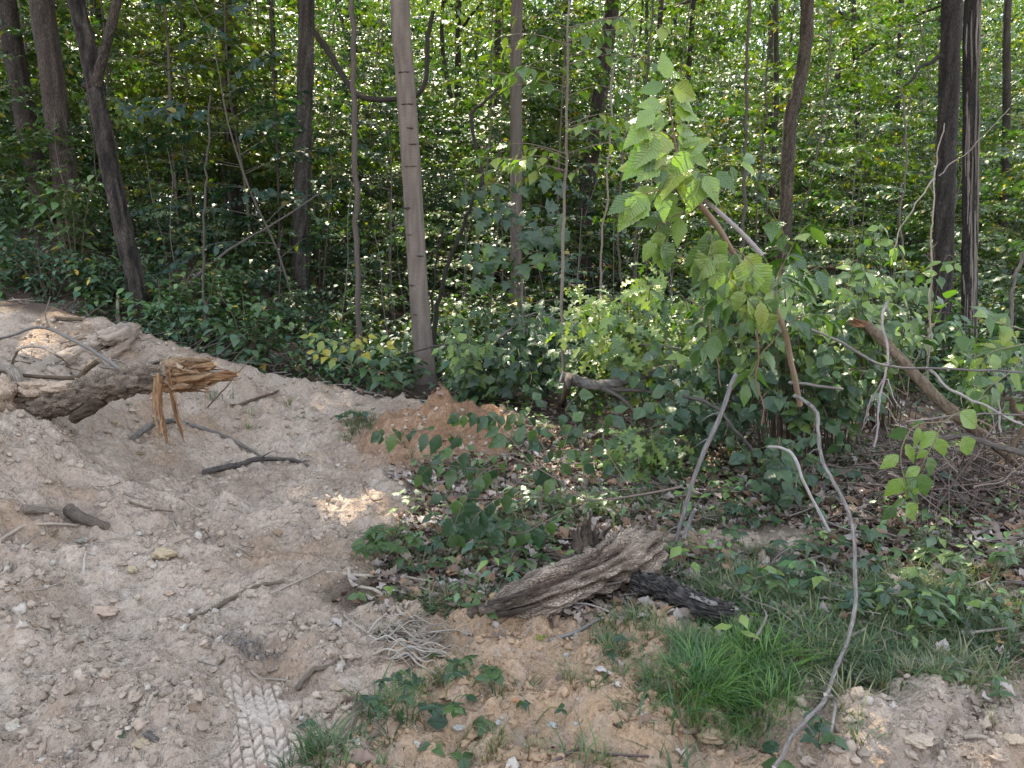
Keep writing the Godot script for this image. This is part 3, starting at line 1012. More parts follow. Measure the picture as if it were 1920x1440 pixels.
	while where.size() < 6000:
		var d := rng.randf_range(7.6, 26.0)
		var x := rng.randf_range(-0.8, 0.8) * d
		if soil_share(x, -d) > 0.2 or (x < -0.8 and d < 8.2):
			continue
		if n_big.get_noise_2d(x * 6.0, d * 6.0) < -0.12:
			continue
		where.append(Transform3D(Basis(Vector3.UP, rng.randf() * TAU).rotated(Vector3(1, 0, 0), rng.randfn() * 0.2).scaled(Vector3.ONE * rng.randf_range(0.6, 1.7)), put_on(x, -d, -0.03)))
		tint.append(green([0, 2, 5, 2][rng.randi() % 4]))
	scatter("undergrowth", "low green seedlings carpeting the shaded woodland floor", "undergrowth", sd.commit(), M.leaves, where, tint)


func build_thin_stems() -> void:
	var g := "thin stems in the wood"
	for q in [["straight thin pole of a young tree left of the pale trunk", [[672, 690], [670, 450], [664, 200], [660, -60]], 8.8, 0.036, 0.03, Color(0.13, 0.105, 0.088)], ["pale thin stem catching the sun behind the oak top", [[1122, 620], [1128, 480], [1140, 330], [1150, 120]], 9.0, 0.016, 0.011, Color(0.30, 0.24, 0.19)], ["thin dark upright stem left of the kinked trunk", [[1392, 560], [1396, 330], [1400, 150], [1404, -40]], 10.5, 0.028, 0.02, Color(0.12, 0.1, 0.08)], ["very thin stem just right of the thin dark upright one", [[1412, 560], [1420, 380], [1436, 220], [1440, 60]], 11.0, 0.016, 0.01, Color(0.11, 0.09, 0.075)], ["thin leaning stem behind the arching sapling", [[1190, 560], [1195, 400], [1205, 220], [1230, -20]], 11.0, 0.022, 0.015, Color(0.12, 0.1, 0.08)], ["black leaning stem right of the pale trunk's foot", [[815, 600], [840, 500], [870, 420], [905, 340]], 9.6, 0.032, 0.02, Color(0.05, 0.042, 0.036)], ["slender leaning black stem beside the first near the pale trunk", [[806, 610], [815, 520], [828, 430]], 9.8, 0.018, 0.012, Color(0.05, 0.042, 0.036)], ["thin stem rising from the heap's crest by the leaning pole", [[383, 570], [380, 440], [388, 300], [392, 180]], 9.2, 0.018, 0.01, Color(0.13, 0.11, 0.09)], ["dark thin stem right of the brown trunk", [[520, 520], [522, 350], [515, 180], [510, 0]], 12.0, 0.022, 0.016, Color(0.07, 0.058, 0.048)], ["thin grey stem by the right pair of trunks", [[1700, 560], [1690, 420], [1700, 300], [1690, 160]], 9.0, 0.014, 0.009, Color(0.2, 0.16, 0.13)], ["thin stem between the spray tree and the shaggy trunk", [[1165, 600], [1160, 420], [1172, 260], [1190, 40]], 10.0, 0.02, 0.013, Color(0.14, 0.11, 0.09)]]:
		stick3("young_tree", q[0], "tree", [put_on(at(q[1][0][0], q[1][0][1], q[2]).x, -q[2], -0.1)] + trunk_at(q[1], q[2]), q[3], q[4], M.bark_smooth, q[5], g, 0.05, 0.08, 8, 8)
	for q in [["dark curved limb arching behind the pale trunk", [[590, 62, 11.5], [625, 110, 11.5], [652, 158, 11.4], [672, 180, 11.3], [705, 186, 11.2], [742, 186, 11.1], [785, 178, 11.1], [800, 140, 11.1], [803, 62, 11.2], [812, 20, 11.2]], 0.045, 0.03], ["black zigzag branch left of the smooth grey trunk", [[935, 165, 10.6], [905, 195, 10.6], [886, 212, 10.6], [888, 262, 10.6], [902, 318, 10.6], [905, 342, 10.6]], 0.018, 0.03], ["bent dark bough in the upper right in front of the dark pair", [[1765, 105, 9.6], [1745, 118, 9.5], [1725, 128, 9.4], [1700, 160, 9.3]], 0.03, 0.014]]:
		stick("dark_limb", q[0], "branch", q[1], q[2], q[3], M.bark_smooth, Color(0.055, 0.045, 0.038), "dark limbs among the leaves", 0.03)
	# dark brush along the crest behind the heap
	var o := thing("crest_brush", "dark tangle of twigs along the crest of the heap at left", "brush", on(120, 560))
	for k in 190:
		var u := rng.randf_range(-30, 430)
		var p := put_on(at(u, 500, 8.2).x, -rng.randf_range(7.7, 8.9))
		var dirv := Vector3(rng.randfn() * 0.5, rng.randf_range(0.05, 0.42), rng.randfn() * 0.3)
		var mb := MB.new()
		var pts := bend([p - o.position, p - o.position + dirv * 0.5 + any_dir() * 0.08, p - o.position + dirv + any_dir() * 0.1], 4, 0.02)
		tube(mb, pts, taper(pts.size(), rng.randf_range(0.003, 0.011), 0.002), 5, [Color(0.13, 0.1, 0.085), Color(0.22, 0.18, 0.155), Color(0.08, 0.065, 0.055)][k % 3])
		part(o, "twig", mb.commit(), M.twig)

# ------------------------------------------------------------------ the clearing
func build_snapped_trunk() -> void:
	var base := at(25, 768, 4.55)
	var o := thing("snapped_tree", "snapped tree trunk with a torn orange end jutting from the soil heap", "trunk", base)
	var ctrl := []
	for p in [[-30, 785, 4.62], [25, 768, 4.55], [80, 760, 4.5], [135, 745, 4.46], [200, 724, 4.40], [270, 708, 4.33], [325, 698, 4.28]]:
		ctrl.append(at(p[0], p[1], p[2]) - base)
	var pts := bend(ctrl, 16)
	var mb := MB.new()
	tube(mb, pts, taper(pts.size(), 0.098, 0.082), 44, Color(0.50, 0.385, 0.28), 0.24, 2.2, 2.4, Color(0.21, 0.155, 0.115))
	part(o, "bark", mb.commit(), M.bark_plates)
	for c in [[[300, 708, 4.3], [345, 690, 4.25], [385, 686, 4.22], [404, 682, 4.2], 0.052, 0.012], [[300, 716, 4.28], [350, 712, 4.24], [400, 708, 4.2], [446, 702, 4.18], 0.045, 0.010]]:
		mb = MB.new()
		pts = bend([at(c[0][0], c[0][1], c[0][2]) - base, at(c[1][0], c[1][1], c[1][2]) - base, at(c[2][0], c[2][1], c[2][2]) - base, at(c[3][0], c[3][1], c[3][2]) - base], 9)
		tube(mb, pts, taper(pts.size(), c[4], c[5], 1.5), 22, Color(0.58, 0.38, 0.21), 0.55, 6.0, 2.6, Color(0.36, 0.16, 0.075))
		part(o, "torn_wood", mb.commit(), M.wood_raw)
	pts = bend(ctrl, 16)
	# thick plates of bark on the side towards the camera
	for k in 46:
		var f := rng.randf_range(0.1, 0.94)
		var q := pts[int(f * (pts.size() - 1))]
		var dir := (pts[int(f * (pts.size() - 1)) + 1] - q).normalized()
		var a := rng.randf_range(-0.9, 1.7)
		var out := (Vector3(0, 0, 1) * cos(a) + Vector3.UP * sin(a)).normalized()
		mb = MB.new()
		mb.add(rock(40 + k % 7, 6, 9, 0.35, 0.5), facing(Vector3.ZERO, dir, out, 1.0) * Transform3D(Basis().scaled(Vector3(rng.randf_range(0.03, 0.06), 0.03, rng.randf_range(0.07, 0.17))), Vector3.ZERO), Color(0.32, 0.255, 0.2) * rng.randf_range(0.6, 1.4))
		part(o, "bark_plate", mb.commit(), M.wood_dead, Transform3D(Basis(), q + out * 0.082))
	for c in [[75, 728, 4.52, 0.34, 0.10, 0.2], [118, 726, 4.47, 0.26, 0.07, 0.16], [4, 738, 4.5, 0.20, 0.2, 0.22], [-20, 752, 4.4, 0.28, 0.26, 0.26]]:
		mb = MB.new()
		mb.add(rock(int(c[0]) + 300, 14, 18, 1.0, 0.45), Transform3D(Basis(Vector3(0, 0, 1), 0.1).scaled(Vector3(c[3], c[4], c[5])), at(c[0], c[1], c[2]) - base), Color(0.43, 0.32, 0.235))
		part(o, "clinging_soil", mb.commit(), M.soil)
	# stub of a side branch
	mb = MB.new()
	pts = bend([at(190, 745, 4.38) - base, at(165, 768, 4.36) - base, at(134, 787, 4.36) - base], 6)
	tube(mb, pts, [0.055, 0.052, 0.05, 0.045, 0.042, 0.04, 0.038, 0.036, 0.034, 0.034, 0.033, 0.032, 0.02], 16, Color(0.20, 0.145, 0.095), 0.3, 2.0, 2.0, Color(0.09, 0.065, 0.05))
	part(o, "branch_stub", mb.commit(), M.wood_rotten)
	# torn wood
	var raw := [Color(0.46, 0.25, 0.12), Color(0.56, 0.37, 0.21), Color(0.64, 0.49, 0.33), Color(0.32, 0.155, 0.08)]
	var slivers := []
	for k in 34:
		slivers.append([rng.randf_range(300, 345), rng.randf_range(680, 708), rng.randf_range(335, 408), rng.randf_range(670, 704), rng.randf_range(0.008, 0.02)])
	for k in 18:
		slivers.append([rng.randf_range(315, 360), rng.randf_range(700, 716), rng.randf_range(380, 456), rng.randf_range(694, 714), rng.randf_range(0.007, 0.017)])
	for k in 16:
		slivers.append([rng.randf_range(290, 330), rng.randf_range(712, 734), rng.randf_range(330, 412), rng.randf_range(718, 740), rng.randf_range(0.006, 0.014)])
	for s in slivers:
		var dd := rng.randf_range(-0.07, 0.05)
		var p0 := at(s[0], s[1], 4.27 + dd) - base
		var p1 := at(s[2], s[3], 4.20 + dd + rng.randfn() * 0.03) - base
		pts = bend([p0, p0.lerp(p1, 0.4) + any_dir() * 0.012, p0.lerp(p1, 0.75) + any_dir() * 0.014, p1], 4, 0.01)
		mb = MB.new()
		tube_flat = rng.randf_range(0.25, 0.7)
		tube(mb, pts, taper(pts.size(), s[4] * rng.randf_range(0.6, 1.5), 0.001, rng.randf_range(1.0, 2.2)), 7, raw[rng.randi() % 4], 0.6, 3.0, 2.6, raw[rng.randi() % 4])
		part(o, "splinter", mb.commit(), M.wood_raw)
	tube_flat = 1.0
	for k in 40:
		var p0 := at(rng.randf_range(318, 395), rng.randf_range(678, 690), 4.22) - base
		var p1 := p0 + Vector3(rng.randf_range(-0.12, 0.14), rng.randf_range(-0.05, 0.06), rng.randf_range(-0.06, 0.06))
		mb = MB.new()
		pts = bend([p0, p0.lerp(p1, 0.5) + any_dir() * 0.02, p1], 3)
		tube(mb, pts, taper(pts.size(), 0.0028, 0.001), 4, raw[k % 3])
		part(o, "wood_fibre", mb.commit(), M.wood_raw)
	# strips hanging from the tear
	for s in [[[300, 715, 300, 760, 306, 800, 311, 828], 0.019, 0.016, 0], [[318, 705, 322, 740, 331, 780, 346, 824], 0.011, 0.008, 3], [[381, 706, 385, 735, 387, 768], 0.006, 0.003, 1], [[304, 735, 301, 780, 306, 822], 0.009, 0.006, 3], [[326, 735, 336, 790, 341, 818], 0.006, 0.004, 1], [[312, 700, 290, 725, 272, 740], 0.003, 0.0015, 1], [[330, 690, 300, 722, 288, 742], 0.003, 0.0015, 2]]:
		ctrl = []
		for k in s[0].size() / 2:
			ctrl.append(at(s[0][k * 2], s[0][k * 2 + 1], 4.18 - 0.01 * k) - base)
		for q in (5 if s[1] > 0.01 else 2):
			var shift := Vector3(rng.randfn() * s[1] * 0.45, rng.randf_range(-0.02, 0.05) * (1 if q else 0), rng.randfn() * 0.006)
			var own := []
			for p in ctrl:
				own.append(p + shift + any_dir() * 0.004)
			pts = bend(own, 7, 0.012)
			var radii := taper(pts.size(), s[1] * rng.randf_range(0.3, 0.62), s[2] * 0.4)
			radii[-1] = 0.001
			radii[-2] = radii[-2] * 0.5
			mb = MB.new()
			tube_flat = 0.3
			tube(mb, pts, radii, 8, raw[s[3]], 0.6, 9.0, 2.4, raw[[3, 1, 0][q % 3]])
			part(o, "hanging_strip", mb.commit(), M.wood_raw)
	tube_flat = 1.0

func build_rotten_log() -> void:
	var base := on(1090, 1150)
	var o := thing("rotten_log", "weathered rotten log with a jagged top and crumbling brown end", "log", base)
	var ctrl := []
	for p in [[915, 1144, 10], [965, 1130, 26], [1035, 1106, 46], [1105, 1078, 56], [1170, 1047, 66], [1222, 1020, 74]]:
		ctrl.append(lying(p[0], p[1], p[2]) - base)
	var pts := bend(ctrl, 16)
	var radii := []
	for k in pts.size():
		var f := float(k) / (pts.size() - 1)
		radii.append(lerpf(0.024, 0.100, smoothstep(0.0, 0.42, f)) + 0.014 * sin(f * 9.0) - 0.018 * smoothstep(0.8, 1.0, f))
	var mb := MB.new()
	tube(mb, pts, radii, 72, Color(0.46, 0.36, 0.275), 0.42, 7.0, 2.4, Color(0.15, 0.102, 0.075))
	part(o, "log_body", mb.commit(), M.wood_rotten)
	# crumbling brown end
	for k in 34:
		var a := rng.randf() * TAU
		var q := pts[-1] + Vector3(rng.randf_range(-0.04, 0.02), sin(a) * 0.055, cos(a) * 0.065)
		mb = MB.new()
		tube(mb, bend([q - Vector3(0.10, -0.01, 0), q, q + Vector3(rng.randf_range(0.0, 0.06), rng.randf_range(0.0, 0.04), 0)], 3), taper(7, rng.randf_range(0.008, 0.018), 0.002), 6, Color(0.30, 0.17, 0.09) * rng.randf_range(0.6, 1.3), 0.4)
		part(o, "rotten_chunk", mb.commit(), M.wood_rotten)
	# jagged shards
	for s in [[1112, 1020, 1108, 985], [1120, 1018, 1119, 975], [1130, 1014, 1133, 955], [1126, 1016, 1122, 968], [1140, 1012, 1143, 985], [1106, 1024, 1100, 990], [1090, 1046, 1050, 1037], [1096, 1052, 1054, 1044], [1100, 1040, 1060, 1048], [1030, 1092, 1090, 1070], [1010, 1100, 1060, 1075], [985, 1120, 1045, 1095], [940, 1130, 1010, 1112], [925, 1140, 985, 1128], [950, 1150, 1040, 1130], [1020, 1135, 1085, 1125], [1160, 1000, 1170, 985], [1135, 1020, 1150, 995], [905, 1146, 935, 1128], [1220, 1005, 1243, 985], [1232, 1012, 1252, 995]]:
		var dl := -lying(s[0], lerpf(1150.0, 1016.0, clampf((s[0] - 895.0) / 352.0, 0.0, 1.0)), 40).z
		var p0 := at(s[0] - 25, s[1] + 4, dl - 0.05) - base
		var p1 := at(s[2] - 25, s[3] + 2, dl - 0.07) - base
		mb = MB.new()
		pts = bend([p0, p0.lerp(p1, 0.5) + any_dir() * 0.008, p1], 4)
		tube(mb, pts, taper(pts.size(), rng.randf_range(0.014, 0.026), 0.002, 1.3), 6, Color(0.38, 0.29, 0.22) * rng.randf_range(0.6, 1.2), 0.5, 4.0, 2.0, Color(0.13, 0.09, 0.07))
		part(o, "shard", mb.commit(), M.wood_rotten)
	# the charred branch beside it
	base = on(1290, 1155)
	o = thing("charred_branch", "short blackened branch with peeling white bark beside the rotten log", "branch", base)
	ctrl = []
	for p in [[1190, 1092, 34], [1245, 1104, 36], [1280, 1122, 36], [1325, 1141, 34], [1375, 1150, 32]]:
		ctrl.append(lying(p[0], p[1], p[2]) - base)
	pts = bend(ctrl, 12)
	mb = MB.new()
	tube(mb, pts, taper(pts.size(), 0.055, 0.047), 30, Color(0.12, 0.105, 0.095), 0.3, 2.0, 2.4, Color(0.035, 0.03, 0.027))
	part(o, "branch_body", mb.commit(), M.bark_furrowed)
	for k in 9:
		var f := rng.randf_range(0.45, 0.92)
		var q := pts[int(f * (pts.size() - 1))] + Vector3(0, rng.randf_range(0.03, 0.045), rng.randf_range(0.0, 0.03))
		var dir := (pts[int(f * (pts.size() - 1)) + 1] - pts[int(f * (pts.size() - 1))]).normalized()
		mb = MB.new()
		mb.add(rock(70 + k, 6, 9, 0.3, 0.4), facing(Vector3.ZERO, dir, Vector3(0, 1, 0.4), 1.0) * Transform3D(Basis().scaled(Vector3(0.03, 0.02, rng.randf_range(0.06, 0.13))), Vector3.ZERO), Color(0.44, 0.40, 0.36) * rng.randf_range(0.7, 1.1))
		part(o, "peeling_bark", mb.commit(), M.wood_dead, Transform3D(Basis(), q))

func build_sticks() -> void:
	var grey := Color(0.30, 0.26, 0.225)
	var pale := Color(0.40, 0.33, 0.26)
	var brown := Color(0.22, 0.16, 0.115)
	var lilac := Color(0.44, 0.39, 0.365)
	var dusty := Color(0.42, 0.34, 0.27)
	# on and behind the soil heap
	var o := thing("buried_root", "thick pale root half buried in the crest of the soil heap", "root", on(185, 655))
	var mb := MB.new()
	var pts := bend([on(255, 622, 0.03) - o.position, on(232, 630, 0.0) - o.position, on(185, 652, 0.02) - o.position, on(130, 672, -0.02) - o.position, on(60, 695, -0.03) - o.position], 8)
	tube(mb, pts, taper(pts.size(), 0.08, 0.06), 28, Color(0.42, 0.34, 0.27), 0.42, 1.2, 2.6, Color(0.30, 0.23, 0.175))
	part(o, "root_body", mb.commit(), M.bark_smooth)
	mb = MB.new()
	pts = bend([on(252, 628, 0.05) - o.position, on(240, 650, 0.04) - o.position, on(205, 672, 0.0) - o.position, on(165, 690, -0.05) - o.position], 8)
	tube(mb, pts, taper(pts.size(), 0.055, 0.04), 20, Color(0.36, 0.28, 0.215), 0.42, 1.2, 2.4, Color(0.27, 0.2, 0.15))
	part(o, "root_fork", mb.commit(), M.bark_smooth)
	mb = MB.new()
	mb.add(rock(3, 10, 12, 0.7, 0.2), Transform3D(Basis().scaled(Vector3(0.19, 0.16, 0.16)), on(235, 614, 0.02) - o.position), Color(0.42, 0.39, 0.35))
	part(o, "cut_end", mb.commit(), M.wood_dead)
	var p0 := on(223, 606)
	stick3("broken_stub", "pale broken stub standing upright on the crest of the heap", "stub", [p0 - Vector3(0, 0.05, 0), p0 + Vector3(0.0, 0.15, 0), p0 + Vector3(0.02, 0.34, 0)], 0.03, 0.016, M.wood_raw, Color(0.5, 0.42, 0.33), "", 0.01, 0.4)
	p0 = on(250, 607, 0.02)
	stick3("leaning_pole", "long dead grey pole leaning from the heap up into the wood", "branch", [p0, at(330, 548, -p0.z + 0.1), at(402, 490, -p0.z + 0.2), at(440, 462, -p0.z + 0.3), at(520, 415, -p0.z + 0.45), at(600, 362, -p0.z + 0.6)], 0.024, 0.010, M.wood_dead, Color(0.21, 0.18, 0.155))
	stick("dead_branch", "thin dark bent branch arching over the left heap behind the snapped trunk", "branch", [[-20, 640, 5.3], [30, 625, 5.2], [65, 614, 5.15], [97, 618, 5.1], [150, 645, 5.0], [195, 672, 4.9], [240, 706, 4.75]], 0.008, 0.016, M.twig, Color(0.22, 0.19, 0.165))
	stick("dead_twig", "fine twig standing up from the thin bent branch on the heap", "twig", [[96, 617, 5.1], [84, 590, 5.1], [92, 556, 5.1]], 0.006, 0.003, M.twig, Color(0.22, 0.19, 0.165))
	stick("exposed_root", "pale root arching out of the soil above the snapped trunk's base", "root", [[22, 690], [30, 660, 4.95], [48, 650, 4.95], [80, 652, 4.95], [110, 668, 4.95], [132, 688]], 0.011, 0.007, M.twig, dusty)
	stick("exposed_root", "brown broken root lying across the roots above the snapped trunk", "root", [[30, 702, 4.75], [80, 706, 4.75], [140, 707, 4.72], [162, 692, 4.72], [184, 675, 4.72]], 0.012, 0.018, M.wood_dead, Color(0.24, 0.17, 0.11))
	stick("exposed_root", "thick dusty root at the left edge above the snapped trunk", "root", [[-30, 690, 4.7], [5, 688, 4.7], [25, 700, 4.65], [38, 730, 4.6]], 0.04, 0.035, M.wood_dead, dusty)
	for k in 26:
		var u := rng.randf_range(0, 190)
		var v := rng.randf_range(635, 712)
		var l := rng.randf_range(30, 110)
		stick("thin_root", "thin tangled root above the base of the snapped trunk", "root", [[u, v], [u + l * 0.4, v - rng.randf_range(-12, 16)], [u + l * 0.7, v + rng.randf_range(-12, 10)], [u + l, v + rng.randf_range(-16, 16)]], rng.randf_range(0.004, 0.009), 0.002, M.twig, [dusty, brown, grey][k % 3], "tangled roots on the soil heap", 0.03, 0.1, 6)
	stick("root_end", "brown bark-covered root end lying on the sunny crest of the heap", "root", [[100, 603], [125, 602], [155, 604]], 0.022, 0.018, M.wood_dead, Color(0.3, 0.22, 0.15))
	# in the hollow under the snapped trunk
	stick("fallen_branch", "grey fallen branch bent at an angle under the hanging strips", "branch", [[248, 830], [285, 808], [318, 792], [330, 792], [400, 815], [445, 835], [492, 862]], 0.022, 0.013, M.wood_dead, grey)
	stick("fallen_branch", "dark crooked dead branch lying on the soil at the foot of the heap", "branch", [[382, 893], [425, 884], [470, 872], [505, 864], [540, 870], [580, 875]], 0.024, 0.012, M.wood_dead, Color(0.19, 0.16, 0.14), "", 0.02, 0.3, 10)
	stick("fallen_branch", "small brown root piece on the slope right of the snapped trunk", "branch", [[433, 766], [465, 758], [495, 750], [522, 738]], 0.016, 0.010, M.wood_dead, brown)
	stick("twig", "upright thin twig poking from the soil behind the torn end", "twig", [[390, 765], [420, 730, 5.2], [445, 700, 5.2], [478, 668, 5.2]], 0.006, 0.003, M.twig, brown)
	stick("wood_piece", "weathered flat piece of wood on the bare soil at lower left", "wood", [[130, 962], [165, 982], [205, 1008]], 0.036, 0.02, M.wood_rotten, Color(0.34, 0.26, 0.2))
	stick("wood_piece", "dusty log fragment at the left edge of the bare soil", "wood", [[45, 962], [80, 962], [110, 968]], 0.026, 0.02, M.wood_dead, dusty)
	var rows := [
		["long dusty root crossing the soil beside the wood piece", [[0, 1025], [45, 1002], [90, 990], [150, 992]], 0.010, dusty],
		["thin brown root beside the dark crooked branch", [[240, 946], [280, 962], [325, 972]], 0.007, brown],
		["straight pale twig below the dark crooked branch", [[303, 940], [318, 968], [331, 996]], 0.006, pale],
		["curled white rootlet on the bare soil at left", [[160, 1096], [165, 1062], [180, 1042], [207, 1022]], 0.006, Color(0.5, 0.44, 0.38)],
		["hair-thin root lying across the lower left soil", [[0, 1106], [60, 1108], [115, 1094]], 0.003, Color(0.5, 0.44, 0.38)],
		["pale brown stick lying across the middle of the bare soil", [[352, 1168], [395, 1148], [440, 1124], [480, 1108], [532, 1096]], 0.013, Color(0.4, 0.31, 0.22)],
		["slim straight twig right of the pale brown stick", [[489, 1138], [540, 1108], [575, 1088], [612, 1068]], 0.006, pale],
		["pale bare stick at the edge of the creeper leaves", [[612, 1077], [680, 1083], [760, 1090], [832, 1098]], 0.010, Color(0.46, 0.38, 0.29)],
		["S-shaped pale root below the creeper leaves", [[655, 1078], [663, 1102], [700, 1113], [728, 1128], [745, 1155], [775, 1178]], 0.010, Color(0.46, 0.38, 0.29)],
		["short twig left of the root tangle", [[645, 1156], [668, 1178], [692, 1196]], 0.006, pale],
		["bark-covered root beside the tyre print", [[556, 1302], [588, 1282], [606, 1264], [627, 1248]], 0.013, Color(0.38, 0.3, 0.22)],
		["bent rootlet above the tyre print", [[472, 1262], [490, 1275], [520, 1281], [548, 1283]], 0.006, pale],
		["short pale twig left of the tyre print", [[274, 1342], [284, 1324], [296, 1306]], 0.009, Color(0.45, 0.37, 0.28)],
		["stubby wood piece on the bottom soil left of the tyre print", [[276, 1384], [288, 1392], [297, 1398]], 0.012, grey],
		["thick brown stick at the bottom edge right of the tyre print", [[622, 1428], [645, 1390], [662, 1358], [676, 1328]], 0.022, Color(0.36, 0.28, 0.21)],
		["grey crooked stick in front of the rotten log", [[1030, 1210], [1080, 1195], [1120, 1180], [1158, 1162]], 0.009, Color(0.27, 0.24, 0.22)],
		["dark thin stem crossing the bottom middle of the clay", [[1040, 1438], [1090, 1418], [1140, 1424], [1215, 1434]], 0.006, Color(0.16, 0.11, 0.10)],
		["forked rootlet on the orange clay at the bottom", [[1052, 1425], [1054, 1400], [1046, 1370]], 0.006, pale],
		["curved dark twig near the middle edge of the soil", [[684, 905], [688, 925], [700, 938], [718, 940]], 0.008, brown],
		["brown twig lying through the grass right of the log", [[1395, 1175], [1440, 1152], [1480, 1140], [1505, 1122]], 0.008, Color(0.25, 0.19, 0.16)],
		["thin pale twig bent over the bright grass tuft", [[1428, 1390], [1440, 1340], [1475, 1310], [1490, 1305]], 0.005, pale],
		["mossy dead branch lying in the leaf litter at right", [[1680, 1025], [1740, 1045], [1790, 1075], [1850, 1100]], 0.018, Color(0.24, 0.2, 0.15)],
		["half-buried twig in the tan soil at lower right", [[1810, 1385], [1840, 1398], [1872, 1408]], 0.008, dusty],
		["short stick standing in the tan soil at lower right", [[1762, 1440], [1770, 1415]], 0.008, pale]]
	for r in rows:
		stick("dry_stick", r[0], "stick", r[1], r[2], r[2] * 0.6, M.twig if r[2] < 0.012 else M.wood_dead, r[3], "sticks and roots lying on the soil", 0.012, 0.22)
	# loose rootlets all over the dug soil
	for k in 90:
		var u := rng.randf_range(20, 640)
		var v := rng.randf_range(830, 1430)
		var a := rng.randf() * TAU
		var l := rng.randf_range(14, 60)
		stick("rootlet", "short loose rootlet on the %s bare soil" % [["upper left", "upper right"], ["middle left", "middle right"], ["bottom left", "bottom middle"]][clampi(int((v - 830.0) / 200.0), 0, 2)][0 if u < 330 else 1], "root", [[u, v], [u + cos(a) * l * 0.5 + rng.randfn() * 5, v + sin(a) * l * 0.3 + rng.randfn() * 4], [u + cos(a) * l, v + sin(a) * l * 0.6]], rng.randf_range(0.0015, 0.005), 0.0012, M.twig, [pale, dusty, brown, grey][k % 4], "loose rootlets on the dug soil", 0.015, 0.1, 5, 4)
	# tangle of fine roots
	o = thing("root_tangle", "tangle of fine pale roots at the foot of the bare soil", "roots", on(770, 1230))
	for k in 60:
		var u := rng.randf_range(690, 790)
		var v := rng.randf_range(1185, 1255)
		var l := rng.randf_range(40, 130)
		var a := rng.randfn() * 0.5
		var lift := rng.randf() * 0.07
		var ctrl := []
		for q in 5:
			ctrl.append(on(u + cos(a) * l * q / 4.0, v + sin(a) * l * 0.6 * q / 4.0 + rng.randfn() * 5.0, lift * sin(PI * (q + 0.5) / 4.5) + 0.004) - o.position)
		mb = MB.new()
		pts = bend(ctrl, 4, 0.02)
		tube(mb, pts, taper(pts.size(), rng.randf_range(0.0018, 0.005) * (1.8 if k < 6 else 1.0), 0.001), 5, [pale, dusty, Color(0.48, 0.42, 0.36)][k % 3])
		part(o, "rootlet", mb.commit(), M.twig)
	# pad of matted rootlets above the tyre print
	o = thing("root_mat", "grey mat of matted rootlets on the soil above the tyre print", "roots", on(455, 1228))
	for k in 60:
		var u := rng.randf_range(415, 520)
		var v := 1205 + (u - 415) * 0.42 + rng.randfn() * 9
		var ctrl := []
		for q in 3:
			ctrl.append(on(u + q * rng.randf_range(4, 16), v + q * rng.randfn() * 7, 0.003 + 0.02 * rng.randf()) - o.position)
		mb = MB.new()
		pts = bend(ctrl, 3, 0.01)
		tube(mb, pts, taper(pts.size(), 0.0018, 0.0008), 4, [Color(0.35, 0.31, 0.28), Color(0.24, 0.2, 0.18)][k % 2])
		part(o, "rootlet", mb.commit(), M.twig)
	# the right-hand brush
	stick("leaning_stick", "straight grey stick leaning out of the shrub down to the soil behind the log", "stick", [[1381, 700, 4.0], [1345, 790, 3.93], [1305, 885, 3.86], [1282, 960, 3.8], [1266, 1042]], 0.013, 0.011, M.wood_dead, lilac)
	stick("leaning_stick", "short grey stick end beside the foot of the straight leaning stick", "stick", [[1304, 955, 3.75], [1290, 985, 3.75], [1281, 1010, 3.72]], 0.010, 0.012, M.wood_dead, lilac)
	o = thing("hanging_branch", "long curved grey branch hanging from the brush to the ground, forked at its end", "branch", on(1452, 1436))
	mb = MB.new()
	var ctrl := []
	for p in [[1488, 742, 3.48], [1507, 752, 3.42], [1530, 775, 3.36], [1536, 815, 3.3], [1546, 870, 3.2], [1576, 922, 3.08], [1597, 985, 2.95], [1606, 1070, 2.85], [1604, 1140, 2.76], [1590, 1200, 2.68], [1562, 1268], [1545, 1308], [1500, 1368], [1452, 1436]]:
		ctrl.append((at(p[0], p[1], p[2]) if p.size() > 2 else at(p[0], p[1], -on(p[0], p[1]).z - 0.16)) - o.position)
	pts = bend(ctrl, 6, 0.012)
	tube(mb, pts, taper(pts.size(), 0.0085, 0.007), 10, Color(0.58, 0.52, 0.475), 0.3, 3.0, 3.0, Color(0.36, 0.30, 0.265))
	for k in 16:
		var j := rng.randi_range(8, pts.size() - 6)
		var dirv := (pts[j + 1] - pts[j]).normalized()
		var out := dirv.cross(any_dir()).normalized()
		var l := rng.randf_range(0.01, 0.05)
		tube(mb, bend([pts[j], pts[j] + out * l * 0.5, pts[j] + (out + dirv * 0.4) * l], 2), taper(5, 0.005, 0.002), 5, Color(0.42, 0.36, 0.32), 0.2)
	part(o, "main_stem", mb.commit(), M.wood_dead)
	mb = MB.new()
	pts = bend([at(1547, 1302, -on(1545, 1308).z - 0.15) - o.position, on(1563, 1340, 0.02) - o.position, on(1556, 1390, 0.015) - o.position, on(1544, 1440, 0.01) - o.position], 6, 0.008)
	tube(mb, pts, taper(pts.size(), 0.006, 0.004), 8, Color(0.36, 0.315, 0.27), 0.2)
	part(o, "fork", mb.commit(), M.twig)
	stick("bent_stick", "thin grey stick bent over in the litter left of the hanging branch", "stick", [[1442, 838, 3.8], [1478, 843, 3.7], [1494, 866, 3.65], [1512, 920, 3.6], [1557, 997, 3.55]], 0.008, 0.007, M.twig, lilac)
	o = thing("snapped_branch", "thick brown branch with a torn orange tip, slanting through the brush at right", "branch", at(1870, 812, 4.1))
	ctrl = []
